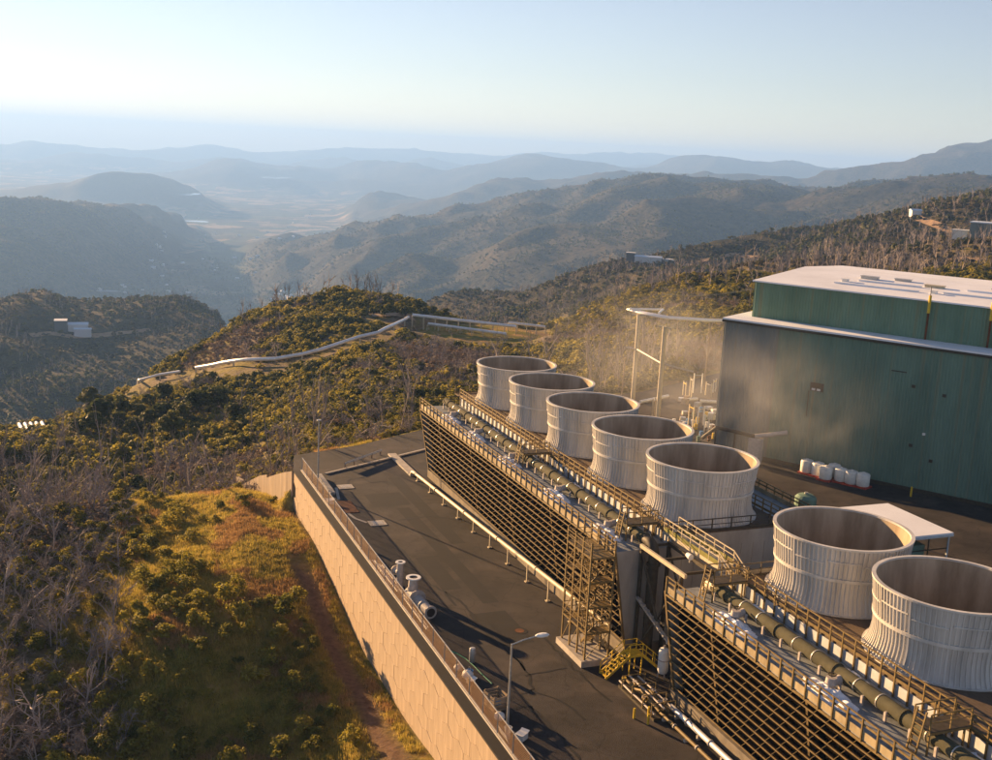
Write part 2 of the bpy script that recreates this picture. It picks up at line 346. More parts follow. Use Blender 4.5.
    l.new(mr.outputs[0], bp2.inputs['Strength']); l.new(bp.outputs[0], bp2.inputs['Normal']); l.new(bp2.outputs[0], b.inputs['Normal'])
    return m
def build_terrain():
    na, nd = ZG.shape
    co = np.stack([GX, GY, ZG], -1).reshape(-1, 3)
    ii, jj = np.meshgrid(np.arange(na - 1), np.arange(nd - 1), indexing='ij'); a = (ii * nd + jj).ravel()
    quads = np.stack([a, a + nd, a + nd + 1, a + 1], -1)[:, ::-1]
    me = bpy.data.meshes.new('terrain'); me.vertices.add(len(co)); me.vertices.foreach_set('co', co.ravel())
    nf = len(quads); me.loops.add(nf * 4); me.loops.foreach_set('vertex_index', quads.ravel().astype(np.int32))
    me.polygons.add(nf); me.polygons.foreach_set('loop_start', np.arange(nf, dtype=np.int32) * 4); me.polygons.foreach_set('loop_total', np.full(nf, 4, np.int32))
    me.polygons.foreach_set('use_smooth', np.ones(nf, bool)); me.update(); me.validate()
    x, y = GX.ravel(), GY.ravel(); t = -((x - T0[0]) * DR[0] + (y - T0[1]) * DR[1]); u = (x - T0[0]) * PE[0] + (y - T0[1]) * PE[1]
    d = np.hypot(x, y)
    wob = perlin(x / 6, y / 6) * 3.5
    grass = sstep(-60, -46, u + wob) * (1 - sstep(-27, -26, u)) * sstep(-14, -10, t + wob) * (d < 200) * (t < 100)
    lip = (1 - sstep(3.0, 7.0, np.abs(poly_sd(SITE, x, y) + wob * .4))) * (d < 420) * ((t < -9.3) | (u > -20)) * 0.85
    path = np.exp(-((u + 29.2 + wob * .25) / 1.5) ** 2) * sstep(2, 12, t) * (1 - sstep(50, 58, t)) * (u < -25) * (d < 200)
    pdd = np.hypot(x - PADX, y - PADY); grass = np.maximum(grass, (1 - sstep(21, 27, pdd + wob))); path = np.maximum(path, .8 * np.exp(-((pdd - 22.5) / 1.6) ** 2))
    val = (1 - sstep(-560, -505, co[:, 2])) * (d > 2500)
    ca = me.color_attributes.new('cover', 'FLOAT_COLOR', 'POINT')
    ca.data.foreach_set('color', np.stack([np.clip(grass + lip, 0, 1), path, val, np.ones_like(d)], -1).ravel())
    me.materials.append(ground_material())
    return link('terrain', me, kind='structure')
terrain = build_terrain()

def build_haze():
    m = bpy.data.materials.new('haze_air'); m.use_nodes = True; n = m.node_tree.nodes
    for x in list(n):
        if x.type == 'BSDF_PRINCIPLED': n.remove(x)
    pv = n.new('ShaderNodeVolumePrincipled'); out = [x for x in n if x.type == 'OUTPUT_MATERIAL'][0]
    pv.inputs['Color'].default_value = (0.25, 0.48, 1.0, 1); pv.inputs['Density'].default_value = 1 / 10800; pv.inputs['Anisotropy'].default_value = 0.2
    m.node_tree.links.new(pv.outputs[0], out.inputs['Volume'])
    top = float(ZG.max()) + 25
    return MB().box(-28000, 28000, -3000, 28000, float(ZG.min()) - 5, top).obj('haze', m, kind='stuff')
haze = build_haze()
# ------------------------------------------------------------------ shared materials
M = {}
M['steel'] = mat('olive_painted_steel', (0.175, 0.122, 0.045), 0.6, var=0.3, scale=4, obj_rand=0.12)
M['dark_steel'] = mat('dark_brown_steel', (0.055, 0.045, 0.03), 0.6, var=0.35, scale=3)
M['galv'] = mat('galvanised_steel', (0.45, 0.44, 0.42), 0.45, metal=0.5, var=0.2, scale=5)
M['concrete'] = mat('concrete', (0.36, 0.33, 0.29), 0.9, var=0.2, scale=1.5, bump=0.2, bscale=12)
M['white'] = mat('white_paint', (0.72, 0.71, 0.68), 0.5, var=0.08, scale=2)
M['yellow'] = mat('yellow_paint', (0.62, 0.42, 0.03), 0.55, var=0.2, scale=5)
M['rust'] = mat('rusty_plate', (0.13, 0.045, 0.015), 0.85, var=0.4, scale=1.2)
M['wood'] = mat('weathered_wood', (0.25, 0.19, 0.13), 0.9, var=0.3, scale=2, stretch=(1, 1, 0.2), obj_rand=0.15)
M['grey_pipe'] = mat('grey_cast_pipe', (0.42, 0.38, 0.35), 0.55, var=0.2, scale=3)
M['silver_pipe'] = mat('insulated_pipe_jacket', (0.74, 0.73, 0.72), 0.38, metal=0.35, var=0.12, scale=0.6)

# ------------------------------------------------------------------ yard
def asphalt():
    m = mat('asphalt', (0.020, 0.0175, 0.017), 0.85, var=0.45, scale=0.16, col2=(0.048, 0.039, 0.035), bump=0.35, bscale=9, detail=10, coords='Object')
    n = m.node_tree.nodes; l = m.node_tree.links; b = n['Principled BSDF']; src = b.inputs['Base Color'].links[0].from_socket
    tc = n.new('ShaderNodeTexCoord'); ns = n.new('ShaderNodeTexNoise'); ns.inputs['Scale'].default_value = 0.5; ns.inputs['Detail'].default_value = 3
    l.new(tc.outputs['Object'], ns.inputs[0]); ad = n.new('ShaderNodeMixRGB'); ad.blend_type = 'ADD'; ad.inputs[0].default_value = 1.2
    l.new(tc.outputs['Object'], ad.inputs[1]); l.new(ns.outputs['Color'], ad.inputs[2])
    vo = n.new('ShaderNodeTexVoronoi'); vo.feature = 'DISTANCE_TO_EDGE'; vo.inputs['Scale'].default_value = 0.19; l.new(ad.outputs[0], vo.inputs[0])
    rp = n.new('ShaderNodeValToRGB'); rp.color_ramp.elements[0].position = 0.0; rp.color_ramp.elements[0].color = (0.35, 0.35, 0.35, 1); rp.color_ramp.elements[1].position = 0.011; rp.color_ramp.elements[1].color = (1, 1, 1, 1)
    l.new(vo.outputs[0], rp.inputs[0]); mx = n.new('ShaderNodeMixRGB'); mx.blend_type = 'MULTIPLY'; mx.inputs[0].default_value = 0.85
    l.new(src, mx.inputs[1]); l.new(rp.outputs[0], mx.inputs[2]); l.new(mx.outputs[0], b.inputs['Base Color'])
    st = n.new('ShaderNodeTexNoise'); st.inputs['Scale'].default_value = 0.55; st.inputs['Detail'].default_value = 7; st.inputs['Roughness'].default_value = .7; l.new(tc.outputs['Object'], st.inputs[0])
    sr = n.new('ShaderNodeValToRGB'); sr.color_ramp.elements[0].position = .34; sr.color_ramp.elements[0].color = (.35, .35, .36, 1); sr.color_ramp.elements[1].position = .46; sr.color_ramp.elements[1].color = (1, 1, 1, 1); l.new(st.outputs[0], sr.inputs[0])
    m2 = n.new('ShaderNodeMixRGB'); m2.blend_type = 'MULTIPLY'; m2.inputs[0].default_value = .8; l.new(mx.outputs[0], m2.inputs[1]); l.new(sr.outputs[0], m2.inputs[2])
    dn = n.new('ShaderNodeTexNoise'); dn.inputs['Scale'].default_value = 0.23; dn.inputs['Detail'].default_value = 8; dm = n.new('ShaderNodeMapping'); dm.inputs['Location'].default_value = (31, 7, 0); l.new(tc.outputs['Object'], dm.inputs[0]); l.new(dm.outputs[0], dn.inputs[0])
    dr_ = n.new('ShaderNodeValToRGB'); dr_.color_ramp.elements[0].position = .55; dr_.color_ramp.elements[1].position = .75; dr_.color_ramp.elements[1].color = (.6, .6, .6, 1); l.new(dn.outputs[0], dr_.inputs[0])
    m3 = n.new('ShaderNodeMixRGB'); m3.inputs[2].default_value = (.095, .072, .058, 1); l.new(dr_.outputs[0], m3.inputs[0]); l.new(m2.outputs[0], m3.inputs[1]); l.new(m3.outputs[0], b.inputs['Base Color'])
    return m
M['asphalt'] = asphalt()
M['patch'] = mat('asphalt_patch', (0.011, 0.010, 0.010), 0.85, var=0.25, scale=0.6, bump=0.2, bscale=10)
M['sealant'] = mat('crack_sealant', (0.005, 0.005, 0.005), 0.7, var=0.2)
yard = link('yard', None, kind='structure') if False else MB().add([(x, y, 0) for x, y in SITE], [tuple(range(len(SITE)))[::-1]]).obj('yard', M['asphalt'], kind='structure')
if yard.data.polygons[0].normal.z < 0: yard.data.flip_normals()
def strip(pts, w, z, jit=0.0):
    """flat ribbon along a polyline on the yard"""
    mb = MB(); P = []
    for i, p in enumerate(pts): P.append(Vector((p[0], p[1], 0)))
    Q = []
    for i in range(len(P) - 1):
        k = max(1, int((P[i + 1] - P[i]).length / 0.7)) if jit else 1
        for j in range(k): Q.append(P[i].lerp(P[i + 1], j / k) + (Vector((rnd.uniform(-jit, jit), rnd.uniform(-jit, jit), 0)) if (i or j) else Vector()))
    Q.append(P[-1]); vs = []
    for i, q in enumerate(Q):
        d = (Q[min(i + 1, len(Q) - 1)] - Q[max(i - 1, 0)]).normalized(); nrm = Vector((-d.y, d.x, 0)) * w / 2 * (rnd.uniform(0.6, 1.3) if jit else 1)
        vs += [(q.x + nrm.x, q.y + nrm.y, z), (q.x - nrm.x, q.y - nrm.y, z)]
    mb.add(vs, [(2 * i, 2 * i + 1, 2 * i + 3, 2 * i + 2) for i in range(len(Q) - 1)])
    return mb
def tup(*tu): return [TU(t, u) for t, u in tu]
CR = [[(415, 567), (432, 584.5), (464, 603.6), (483, 630), (514, 657), (529, 676), (533, 689.5), (521, 695), (529, 703), (544, 718), (567, 745), (580, 760)],
      [(445, 592), (456, 606)], [(491, 623), (510, 648), (525, 671)], [(440, 631), (460, 631), (479, 626)], [(544, 638), (567, 661), (590, 684), (612, 702)],
      [(525, 676), (545, 672), (567, 668)], [(400, 520), (430, 516), (462, 521)], [(345, 487), (350, 479), (362, 478), (372, 483)], [(362, 478), (370, 470), (380, 468)],
      [(372, 483), (385, 481), (395, 486)], [(505, 710), (532, 706), (540, 720)], [(390, 540), (405, 553), (415, 567)], [(530, 690), (560, 700), (585, 720)], [(352, 500), (366, 504)]]
for c in CR: strip([at_z(a, b, 0) for a, b in c], 0.24, 0.009, 0.16).obj('sealed_crack', M['sealant'], yard)
for t0, t1, u0, u1 in ((8, 37, -17.6, -16.0), (-4, 21, -15.2, -13.6), (24, 33, -20.3, -18.3), (39, 46, -19.8, -16.2), (2, 7, -20, -15.5)):
    p = [TU(t0, u0), TU(t1, u0), TU(t1, u1), TU(t0, u1)]
    MB().add([(q.x, q.y, 0.0045) for q in p], [(0, 1, 2, 3)]).obj('asphalt_patch', M['patch'], yard)
kb = tup((-7.4, -22.6), (-16.1, -6.4), (-19.5, -0.5)); kerb = MB()
for a, b in zip(kb[:-1], kb[1:]): kerb.bar(a + Vector((0, 0, .07)), b + Vector((0, 0, .07)), 0.35, 0.16)
tag(kerb.obj('kerb', M['concrete']), 'pale concrete kerb along the far edge of the asphalt yard', 'kerb')

# ------------------------------------------------------------------ retaining wall
def wall_mat():
    m = mat('precast_concrete', (0.31, 0.235, 0.16), 0.9, var=0.28, scale=0.8, col2=(0.42, 0.32, 0.22), stretch=(2.2, 1, 0.12), bump=0.3, bscale=6, obj_rand=0.025, coords='Object')
    return m
M['wall'] = wall_mat()
M['joint'] = mat('wall_joint', (0.19, 0.145, 0.10), 0.95)
wall = thing('retaining_wall', 'tall tan precast concrete panel retaining wall holding up the asphalt yard', 'wall', TU(0, -26.4, 0), ROT)
bk = MB()
for a, b in zip(range(-10, 92, 3), range(-7, 95, 3)): bk.box(max(a, -9.25), min(b, 92), 0.16, 0.55, -11.5, -0.02)
bk.obj('backing', M['joint'], wall)
PW, PH, PP = 2.5, 1.62, 0.46
def hexmesh(top=False, g=0.007):
    w = PW / 2 - g; h = PH - PP; s = PH / 2 + PP / 2
    zt = PP * 0.5 + (PH - PP) * 0.5
    pts = [(-w, -(PH - PP) / 2 + 0.0), (0, -(PH + PP) / 2 + g), (w, -(PH - PP) / 2), (w, (PH - PP) / 2), (0, (PH + PP) / 2 - g), (-w, (PH - PP) / 2)]
    if top: pts = pts[:3] + [(w, 0.62), (-w, 0.62)]
    c = 0.008; mb = MB(); n = len(pts)
    inner = [(x * (1 - c / w), z * (1 - c)) for x, z in pts]
    mb.add([(x, 0.17, z) for x, z in pts] + [(x, 0.05, z) for x, z in pts] + [(x, 0.0, z) for x, z in inner],
           [(i, (i + 1) % n, n + (i + 1) % n, n + i) for i in range(n)] + [(n + i, n + (i + 1) % n, 2 * n + (i + 1) % n, 2 * n + i) for i in range(n)] + [tuple(range(2 * n, 3 * n))])
    return mb.mesh('wall_panel', M['wall'])
hm, ht = hexmesh(), hexmesh(True)
for r in range(7):
    zc = -0.66 - r * PH
    for c in range(-4, 40):
        t = c * PW + (PW / 2 if r % 2 else 0) - 0.0
        if t < -8 or t > 90 or zc + 1.3 < np.interp(t, WB_T, WB_Z): continue
        if t > 70 and r > 2: continue
        o = link('wall_panel', ht if r == 0 else hm, wall, loc=(t, rnd.uniform(-0.015, 0.015), zc))
MB().box(-9.3, 92, 0.02, 1.3, -0.02, 0.10).obj('coping', M['patch'], wall)
# stepped wing wall at the far corner
W0 = TU(-9.3, -26.4); wing = thing('wing_wall', 'short stepped concrete wing wall turning back at the far corner of the yard', 'wall', W0, R(0))
def wing_pt(px, py): return at_range(px, py, 140.6 + (292 - px) * 0.45)
_ch = [[(292, 471.8), (287, 472), (282, 473), (277, 474.5), (272.5, 476), (268, 477.5)], [(268, 474.5), (261, 475.5), (255, 478.5), (249, 481.5), (243, 485)], [(243, 480.5), (237.5, 476.5)]]
WP = [(wing_pt(*c[i]), wing_pt(*c[i + 1])) for c in _ch for i in range(len(c) - 1)]
WP[0] = (Vector((W0.x, W0.y, .10)), WP[0][1])
for pa_, pb_ in WP:
    q = pa_ - W0; e = pb_ - W0; za, zb = q.z, e.z; d = e - q; nn = Vector((d.y, -d.x, 0)).normalized() * 0.18
    MB().add([(*(q + s * nn).xy, -8.0) for s in (1, -1)] + [(*(e + s * nn).xy, -9.0) for s in (1, -1)] + [(*(q + s * nn).xy, za) for s in (1, -1)] + [(*(e + s * nn).xy, zb) for s in (1, -1)],
             [(0, 2, 6, 4), (3, 1, 5, 7), (4, 6, 7, 5), (0, 4, 5, 1), (2, 3, 7, 6)]).obj('wall_segment', M['wall'], wing)

# ------------------------------------------------------------------ fence on the wall
fence = thing('chain_link_fence', 'chain link fence with steel posts along the top of the retaining wall', 'fence', TU(0, -25.3, 0.0), ROT)
pm = MB().tube([(0, 0, 0), (0, 0, 1.95)], 0.045, 6).mesh('post', M['galv'])
for i in range(34): link('post', pm, fence, loc=(-9 + i * 3.0, 0, 0))
for nm, z in (('top_rail', 1.88), ('bottom_rail', 0.30)): MB().bar((-9, 0, z), (90, 0, z), 0.06).obj(nm, M['galv'], fence)
MB().box(-9.2, 90, -0.13, 0.13, 0.1, 0.26).obj('footing', M['concrete'], fence)
cl = MB(); x = -9.0
M['wire'] = mat('rusty_wire', (0.16, 0.09, 0.045), 0.8, var=0.3)
while x < 88:
    for s in (1, -1):
        a = (x if s > 0 else x + 1.6, 0, 0.3); b = (x + 1.6 if s > 0 else x, 0, 1.88)
        a, b = Vector(a), Vector(b); w = Vector((0.011, 0, 0.011)) if s < 0 else Vector((0.011, 0, -0.011))
        cl.add([a - w, a + w, b + w, b - w], [(0, 1, 2, 3)])
    x += 0.17
cl.obj('wire_mesh', M['wire'], fence, kind='stuff')

# ------------------------------------------------------------------ cooling towers
M['rib'] = mat('stack_fibreglass', (0.50, 0.485, 0.455), 0.6, var=0.26, scale=0.7, stretch=(1, 1, 0.14), bump=0.05)
M['stack_in'] = mat('stack_inside', (0.33, 0.25, 0.16), 0.85, var=0.35, scale=0.6, stretch=(1, 1, 0.2), col2=(0.44, 0.36, 0.26))
M['fan_deck'] = mat('fan_deck_boards', (0.105, 0.075, 0.05), 0.9, var=0.35, scale=1.6, stretch=(1, 6, 1), bump=0.3, bscale=6)
M['basin_deck'] = mat('basin_deck', (0.20, 0.22, 0.235), 0.75, var=0.3, scale=0.9, bump=0.1)
M['deck_wall'] = mat('painted_deck_wall', (0.47, 0.50, 0.52), 0.7, var=0.15, scale=1.0)
M['foam'] = mat('mineral_foam', (0.82, 0.83, 0.85), 0.85, var=0.12, scale=2.0, bump=0.6, bscale=3)
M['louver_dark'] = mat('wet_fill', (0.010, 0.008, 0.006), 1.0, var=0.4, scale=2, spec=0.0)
M['slat'] = mat('louver_edge', (0.155, 0.108, 0.045), 0.7, var=0.35, scale=1.5)
M['header'] = mat('olive_header_pipe', (0.080, 0.076, 0.048), 0.85, var=0.25, scale=1.2, spec=0.1)
M['end_wall'] = mat('grey_end_panel', (0.32, 0.30, 0.27), 0.8, var=0.2, scale=0.6, stretch=(1, 1, 0.3))
M['basin'] = mat('stained_basin_concrete', (0.17, 0.145, 0.11), 0.9, var=0.3, scale=1.0)
ZD, ZB = 10.6, 9.55
UO, UB, ZK, UI = -11.4, -9.9, 1.0, -6.0

PROF = [(5.14, 0.0), (4.96, 0.22), (4.80, 0.55), (4.69, 0.95), (4.62, 1.45), (4.63, 1.9), (4.70, 2.6), (4.80, 3.4), (4.90, 4.2), (4.97, 4.85), (5.0, 5.0)]
def build_stack_meshes():
    out = {}
    out['shell'] = MB().lathe(PROF, 96).mesh('shell', M['rib'], True)
    out['inner_shell'] = MB().lathe([(r - 0.10, z) for r, z in PROF][::-1], 96).mesh('inner_shell', M['stack_in'], True)
    out['rim'] = MB().lathe([(4.86, 4.92), (5.12, 4.92), (5.13, 5.06), (4.86, 5.06)], 96, closed=True).mesh('rim', M['rib'])
    out['band'] = MB().lathe([(4.68, 2.42), (4.84, 2.42), (4.86, 2.66), (4.70, 2.66)], 96, closed=True).mesh('band', M['rib'])
    out['base_ring'] = MB().lathe([(5.05, 0.004), (5.26, 0.004), (5.26, 0.09), (5.05, 0.09)], 96, closed=True).mesh('base_ring', M['rib'])
    rb = MB(); NR = 96
    for k in range(NR):
        big = (k % 8 == 0); hw = (0.075 if big else 0.050); dp = 0.12 if big else 0.085
        a = 2 * math.pi * (k + 0.5) / NR; ca, sa = math.cos(a), math.sin(a); vs = []
        for r, z in PROF:
            if z > 4.9: r, z = 4.975, 4.9
            ins, o_ = r - 0.02, r + dp
            for rr, w in ((ins, -hw), (o_, -hw * 0.7), (o_, hw * 0.7), (ins, hw)): vs.append((rr * ca - w * sa, rr * sa + w * ca, z + 0.01))
        nseg = len(PROF); fs = []
        for i in range(nseg - 1):
            for j in range(3): fs.append((4 * i + j, 4 * i + j + 1, 4 * i + 4 + j + 1, 4 * i + 4 + j))
        rb.add(vs, fs)
    out['ribs'] = rb.mesh('ribs', M['rib'])
    st = MB()
    for k in range(12):
        z = 3.95 if k % 2 else 3.72; a0 = 2 * math.pi * (k * 8 + 0.9) / NR; a1 = 2 * math.pi * (k * 8 + 8.1) / NR
        pr = np.interp(z, [p[1] for p in PROF], [p[0] for p in PROF]); n = 7
        for j in range(n):
            b0 = a0 + (a1 - a0) * j / n; b1 = a0 + (a1 - a0) * (j + 1) / n; vs = []
            for b in (b0, b1):
                for rr, dz in ((pr, -.045), (pr + .12, -.045), (pr + .12, .045), (pr, .045)): vs.append((rr * math.cos(b), rr * math.sin(b), z + dz))
            st.add(vs, [(0, 1, 5, 4), (1, 2, 6, 5), (2, 3, 7, 6)])
    out['stiffener'] = st.mesh('stiffener', M['rib'])
    # fan inside the stack: hub and blades on the shaft
    out['fan_hub'] = MB().lathe([(0.0, 1.75), (0.55, 1.75), (0.6, 1.5), (0.6, 1.2), (0.0, 1.2)], 20).mesh('fan_hub', M['dark_steel'])
    fb = MB().add([(0.5, -0.25, 1.42), (0.5, 0.25, 1.58), (4.45, 0.28, 1.55), (4.45, -0.28, 1.45), (0.5, -0.25, 1.38), (0.5, 0.25, 1.54), (4.45, 0.28, 1.51), (4.45, -0.28, 1.41)],
                  [(0, 3, 2, 1), (4, 5, 6, 7), (0, 1, 5, 4), (1, 2, 6, 5), (2, 3, 7, 6), (3, 0, 4, 7)])
    out['fan_blade'] = fb.mesh('fan_blade', M['dark_steel'])
    return out
SM = build_stack_meshes()
STACK_T = [0.6, 11.5, 22.45, 33.67, 44.9, 64.65, 75.87, 87.1]
STACK_L = ['pale ribbed fan stack at the far end of the row, nearest the hillside', 'second pale ribbed fan stack from the far end of the row',
           'third pale ribbed fan stack from the far end of the row', 'fourth ribbed fan stack from the far end, just beyond the one at the footbridge',
           'ribbed fan stack beside the footbridge, last of the far five', 'cream ribbed fan stack just this side of the footbridge, in front of the flat roof',
           'large cream ribbed fan stack at the right edge, nearest full one', 'ribbed fan stack beyond the right edge of the view']
def make_stack(i):
    st = thing('fan_stack', STACK_L[i], 'fan stack', TU(STACK_T[i], 0, ZD + 0.012), ROT + i * 0.131, 'fan stacks on the cooling towers')
    for k in ('shell', 'inner_shell', 'rim', 'band', 'base_ring'): link(k, SM[k], st)
    link('ribs', SM['ribs'], st, kind='stuff'); link('stiffener', SM['stiffener'], st, kind='stuff')
    link('fan_hub', SM['fan_hub'], st)
    for b in range(6): link('fan_blade', SM['fan_blade'], st, rotz=b * math.pi / 3 + i)
    return st
for i in range(7): make_stack(i)

POSTM = {}
def post_mesh(key, h, w, m):
    if key not in POSTM: POSTM[key] = MB().box(-w / 2, w / 2, -w / 2, w / 2, 0, h).mesh('post', m)
    return POSTM[key]
def louver_point(f, s=1):            # f = 0 top .. 1 bottom of the inclined louver face
    return (UO + (UB - UO) * f, 9.35 + (ZK - 9.35) * f)
def tower(t0, t1, fd0, label, near):
    tw = thing('cooling_tower', label, 'cooling tower', TU(0, 0, 0), ROT, 'cooling towers')
    # basin
    bs = MB()
    for s in (-1, 1): bs.box(t0 - .4, t1 + .4, s * 9.75 - 0.22, s * 9.75 + 0.22, 0.0, ZK)
    bs.box(t0 - .4, t0, -9.5, 9.5, 0, ZK); bs.box(t1, t1 + .4, -9.5, 9.5, 0, ZK)
    bs.obj('basin_wall', M['basin'], tw)
    # fill behind the louvers, inclined like them
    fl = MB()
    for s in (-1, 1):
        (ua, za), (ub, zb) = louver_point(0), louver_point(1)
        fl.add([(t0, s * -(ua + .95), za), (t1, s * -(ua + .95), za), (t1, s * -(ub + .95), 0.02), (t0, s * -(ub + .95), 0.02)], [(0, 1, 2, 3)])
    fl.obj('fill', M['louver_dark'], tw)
    # slats with their blades
    n = 11
    me = MB()
    L = t1 - t0
    me.box(0, L, -0.035, 0.03, -0.045, 0.045); nb = len(me.f)
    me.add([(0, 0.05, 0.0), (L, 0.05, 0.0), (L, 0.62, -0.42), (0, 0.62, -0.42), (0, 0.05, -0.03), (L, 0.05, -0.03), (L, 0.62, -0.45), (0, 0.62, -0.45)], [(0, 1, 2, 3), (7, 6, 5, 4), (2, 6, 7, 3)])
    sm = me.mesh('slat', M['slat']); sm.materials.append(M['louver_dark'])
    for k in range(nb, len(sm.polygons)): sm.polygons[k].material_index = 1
    for k in range(n):
        u, z = louver_point((k + 0.9) / (n + 0.35)); link('slat', sm, tw, loc=(t0, u, z))
        o = link('slat', sm, tw, loc=(t1, -u, z)); o.rotation_euler = (0, 0, math.pi)
    ar = MB()
    for k in range(n):
        u, z = louver_point((k + 0.9) / (n + 0.35)); j = 0; t = t0 + 0.6 + (0.62 if k % 2 else 0)
        while t < t1 - 0.2:
            ar.bar((t, u - 0.02, z + 0.0), (t, u + 0.36, z + 0.19), 0.042, 0.042); t += 1.25
    ar.obj('louver_brackets', M['slat'], tw, kind='stuff')
    (ua, za), (ub, zb) = louver_point(0), louver_point(1)
    for tt in (t0 - 0.09, t1 + 0.09):
        MB().bar((tt, ua, za + 0.15), (tt, ub, zb), 0.17, 0.22).obj('corner_post', M['slat'], tw)
        MB().bar((tt, -ua, za + 0.15), (tt, -ub, zb), 0.17, 0.22).obj('corner_post', M['slat'], tw)
    cm = MB().bar((0, ua + 0.55, za), (0, ub + 0.55, zb), 0.2, 0.2).mesh('column', M['slat'])
    t = t0 + 5.6
    while t < t1 - 2: link('column', cm, tw, loc=(t, 0, 0)); t += 11.2
    # closed ends
    for tt, s in ((t0 - 0.02, -1), (t1 + 0.02, 1)):
        MB().add([(tt, ua, za), (tt, ub, zb), (tt, -ub, zb), (tt, -ua, za), (tt, -ua, ZB), (tt, 6.0, ZB), (tt, 6.0, ZD - .12), (tt, -6.0, ZD - .12), (tt, -6, ZB), (tt, ua, ZB)], [tuple(range(10))]).obj('end_wall', M['end_wall'], tw)
        for uu in np.arange(-9.6, 9.7, 1.2): 
            MB().box(tt + s * 0.005 - .03, tt + s * .005 + .03, uu - .03, uu + .03, zb, 9.3).obj('end_wall_batten', M['end_wall'], tw)
    # decks
    MB().box(t0, t1, UO + 0.02, UI - 0.0, ZB - 0.18, ZB).obj('basin_deck', M['basin_deck'], tw)
    MB().box(t0, t1, -UI, -UO - 0.02, ZB - 0.18, ZB).obj('basin_deck', M['basin_deck'], tw)
    MB().box(fd0, t1 - 0.02, UI + 0.06, -UI - 0.06, ZD - 0.14, ZD).obj('fan_deck', M['fan_deck'], tw)
    for s in (1, -1):
        MB().box(t0, t1, s * UI + 0.0 if s > 0 else -UI - 0.055, s * UI + 0.055 if s > 0 else -UI, ZB + 0.003, ZD - 0.16).obj('deck_wall', M['deck_wall'], tw)
    # railings
    def railing(name, label, u, zbase, ztop, rails, dt, key, w=0.10, boards=()):
        rg = MB()
        for z, ww, hh in rails: rg.bar((t0, u, z), (t1, u, z), ww, hh)
        ro = rg.obj(name, M['steel'], tw)
        pmh = post_mesh(key, ztop - zbase, w, M['steel']); t = t0 + 0.05
        while t <= t1 + 0.01: link('post', pmh, ro, loc=(t, u + (-.06 if u < 0 else .06) * (key == 'outer'), zbase)); t += dt
        return ro
    for s in (1, -1):
        u = UO * s
        ro = railing('outer_railing', '', u - 0.0, ZB - 0.25, 10.75, ((10.72, .09, .08), (10.36, .05, .14), (9.28, .16, .16)), 1.33, 'outer')
        MB().box(t0 + .03, t1 - .03, u - 0.03 if s > 0 else u - .03, u + 0.03, ZB - 0.08, 9.98).obj('kick_board', M['kick'], tw)
        u2 = (UI - 0.08) * s
        railing('inner_railing', '', u2, ZB + .01, 11.72, ((11.70, .09, .08), (11.28, .06, .10), (10.80, .05, .20)), 1.27, 'inner')
    # end rail across the fan deck
    for tt in (fd0 + .1, t1 - .12):
        er = MB().bar((tt, -5.9, 11.7), (tt, 5.9, 11.7), .08).bar((tt, -5.9, 11.2), (tt, 5.9, 11.2), .06).bar((tt, -5.9, 10.72), (tt, 5.9, 10.72), .05, .18).obj('end_railing', M['dark_steel'], tw)
        pe = post_mesh('endp', 1.15, .09, M['dark_steel'])
        for uu in np.arange(-5.9, 6, 1.97): link('post', pe, er, loc=(tt, uu, ZD))
    if near: return tw
    er = MB().bar((t0, UO, 10.72), (t0, UI, 10.72), .08).bar((t0, UO, 10.3), (t0, UI, 10.3), .06).obj('end_railing', M['dark_steel'], tw)
    return tw
M['kick'] = mat('kick_board', (0.30, 0.23, 0.12), 0.75, var=0.35, scale=0.9, col2=(0.40, 0.33, 0.20), stretch=(1, 1, .4))
tA = tower(-3.2, 50.5, -5.6, 'long five stack wooden cooling tower with slatted louver face, far side of the gap', False)
tB = tower(59.05, 92.5, 60.4, 'near cooling tower with slatted louver face at the lower right', True)

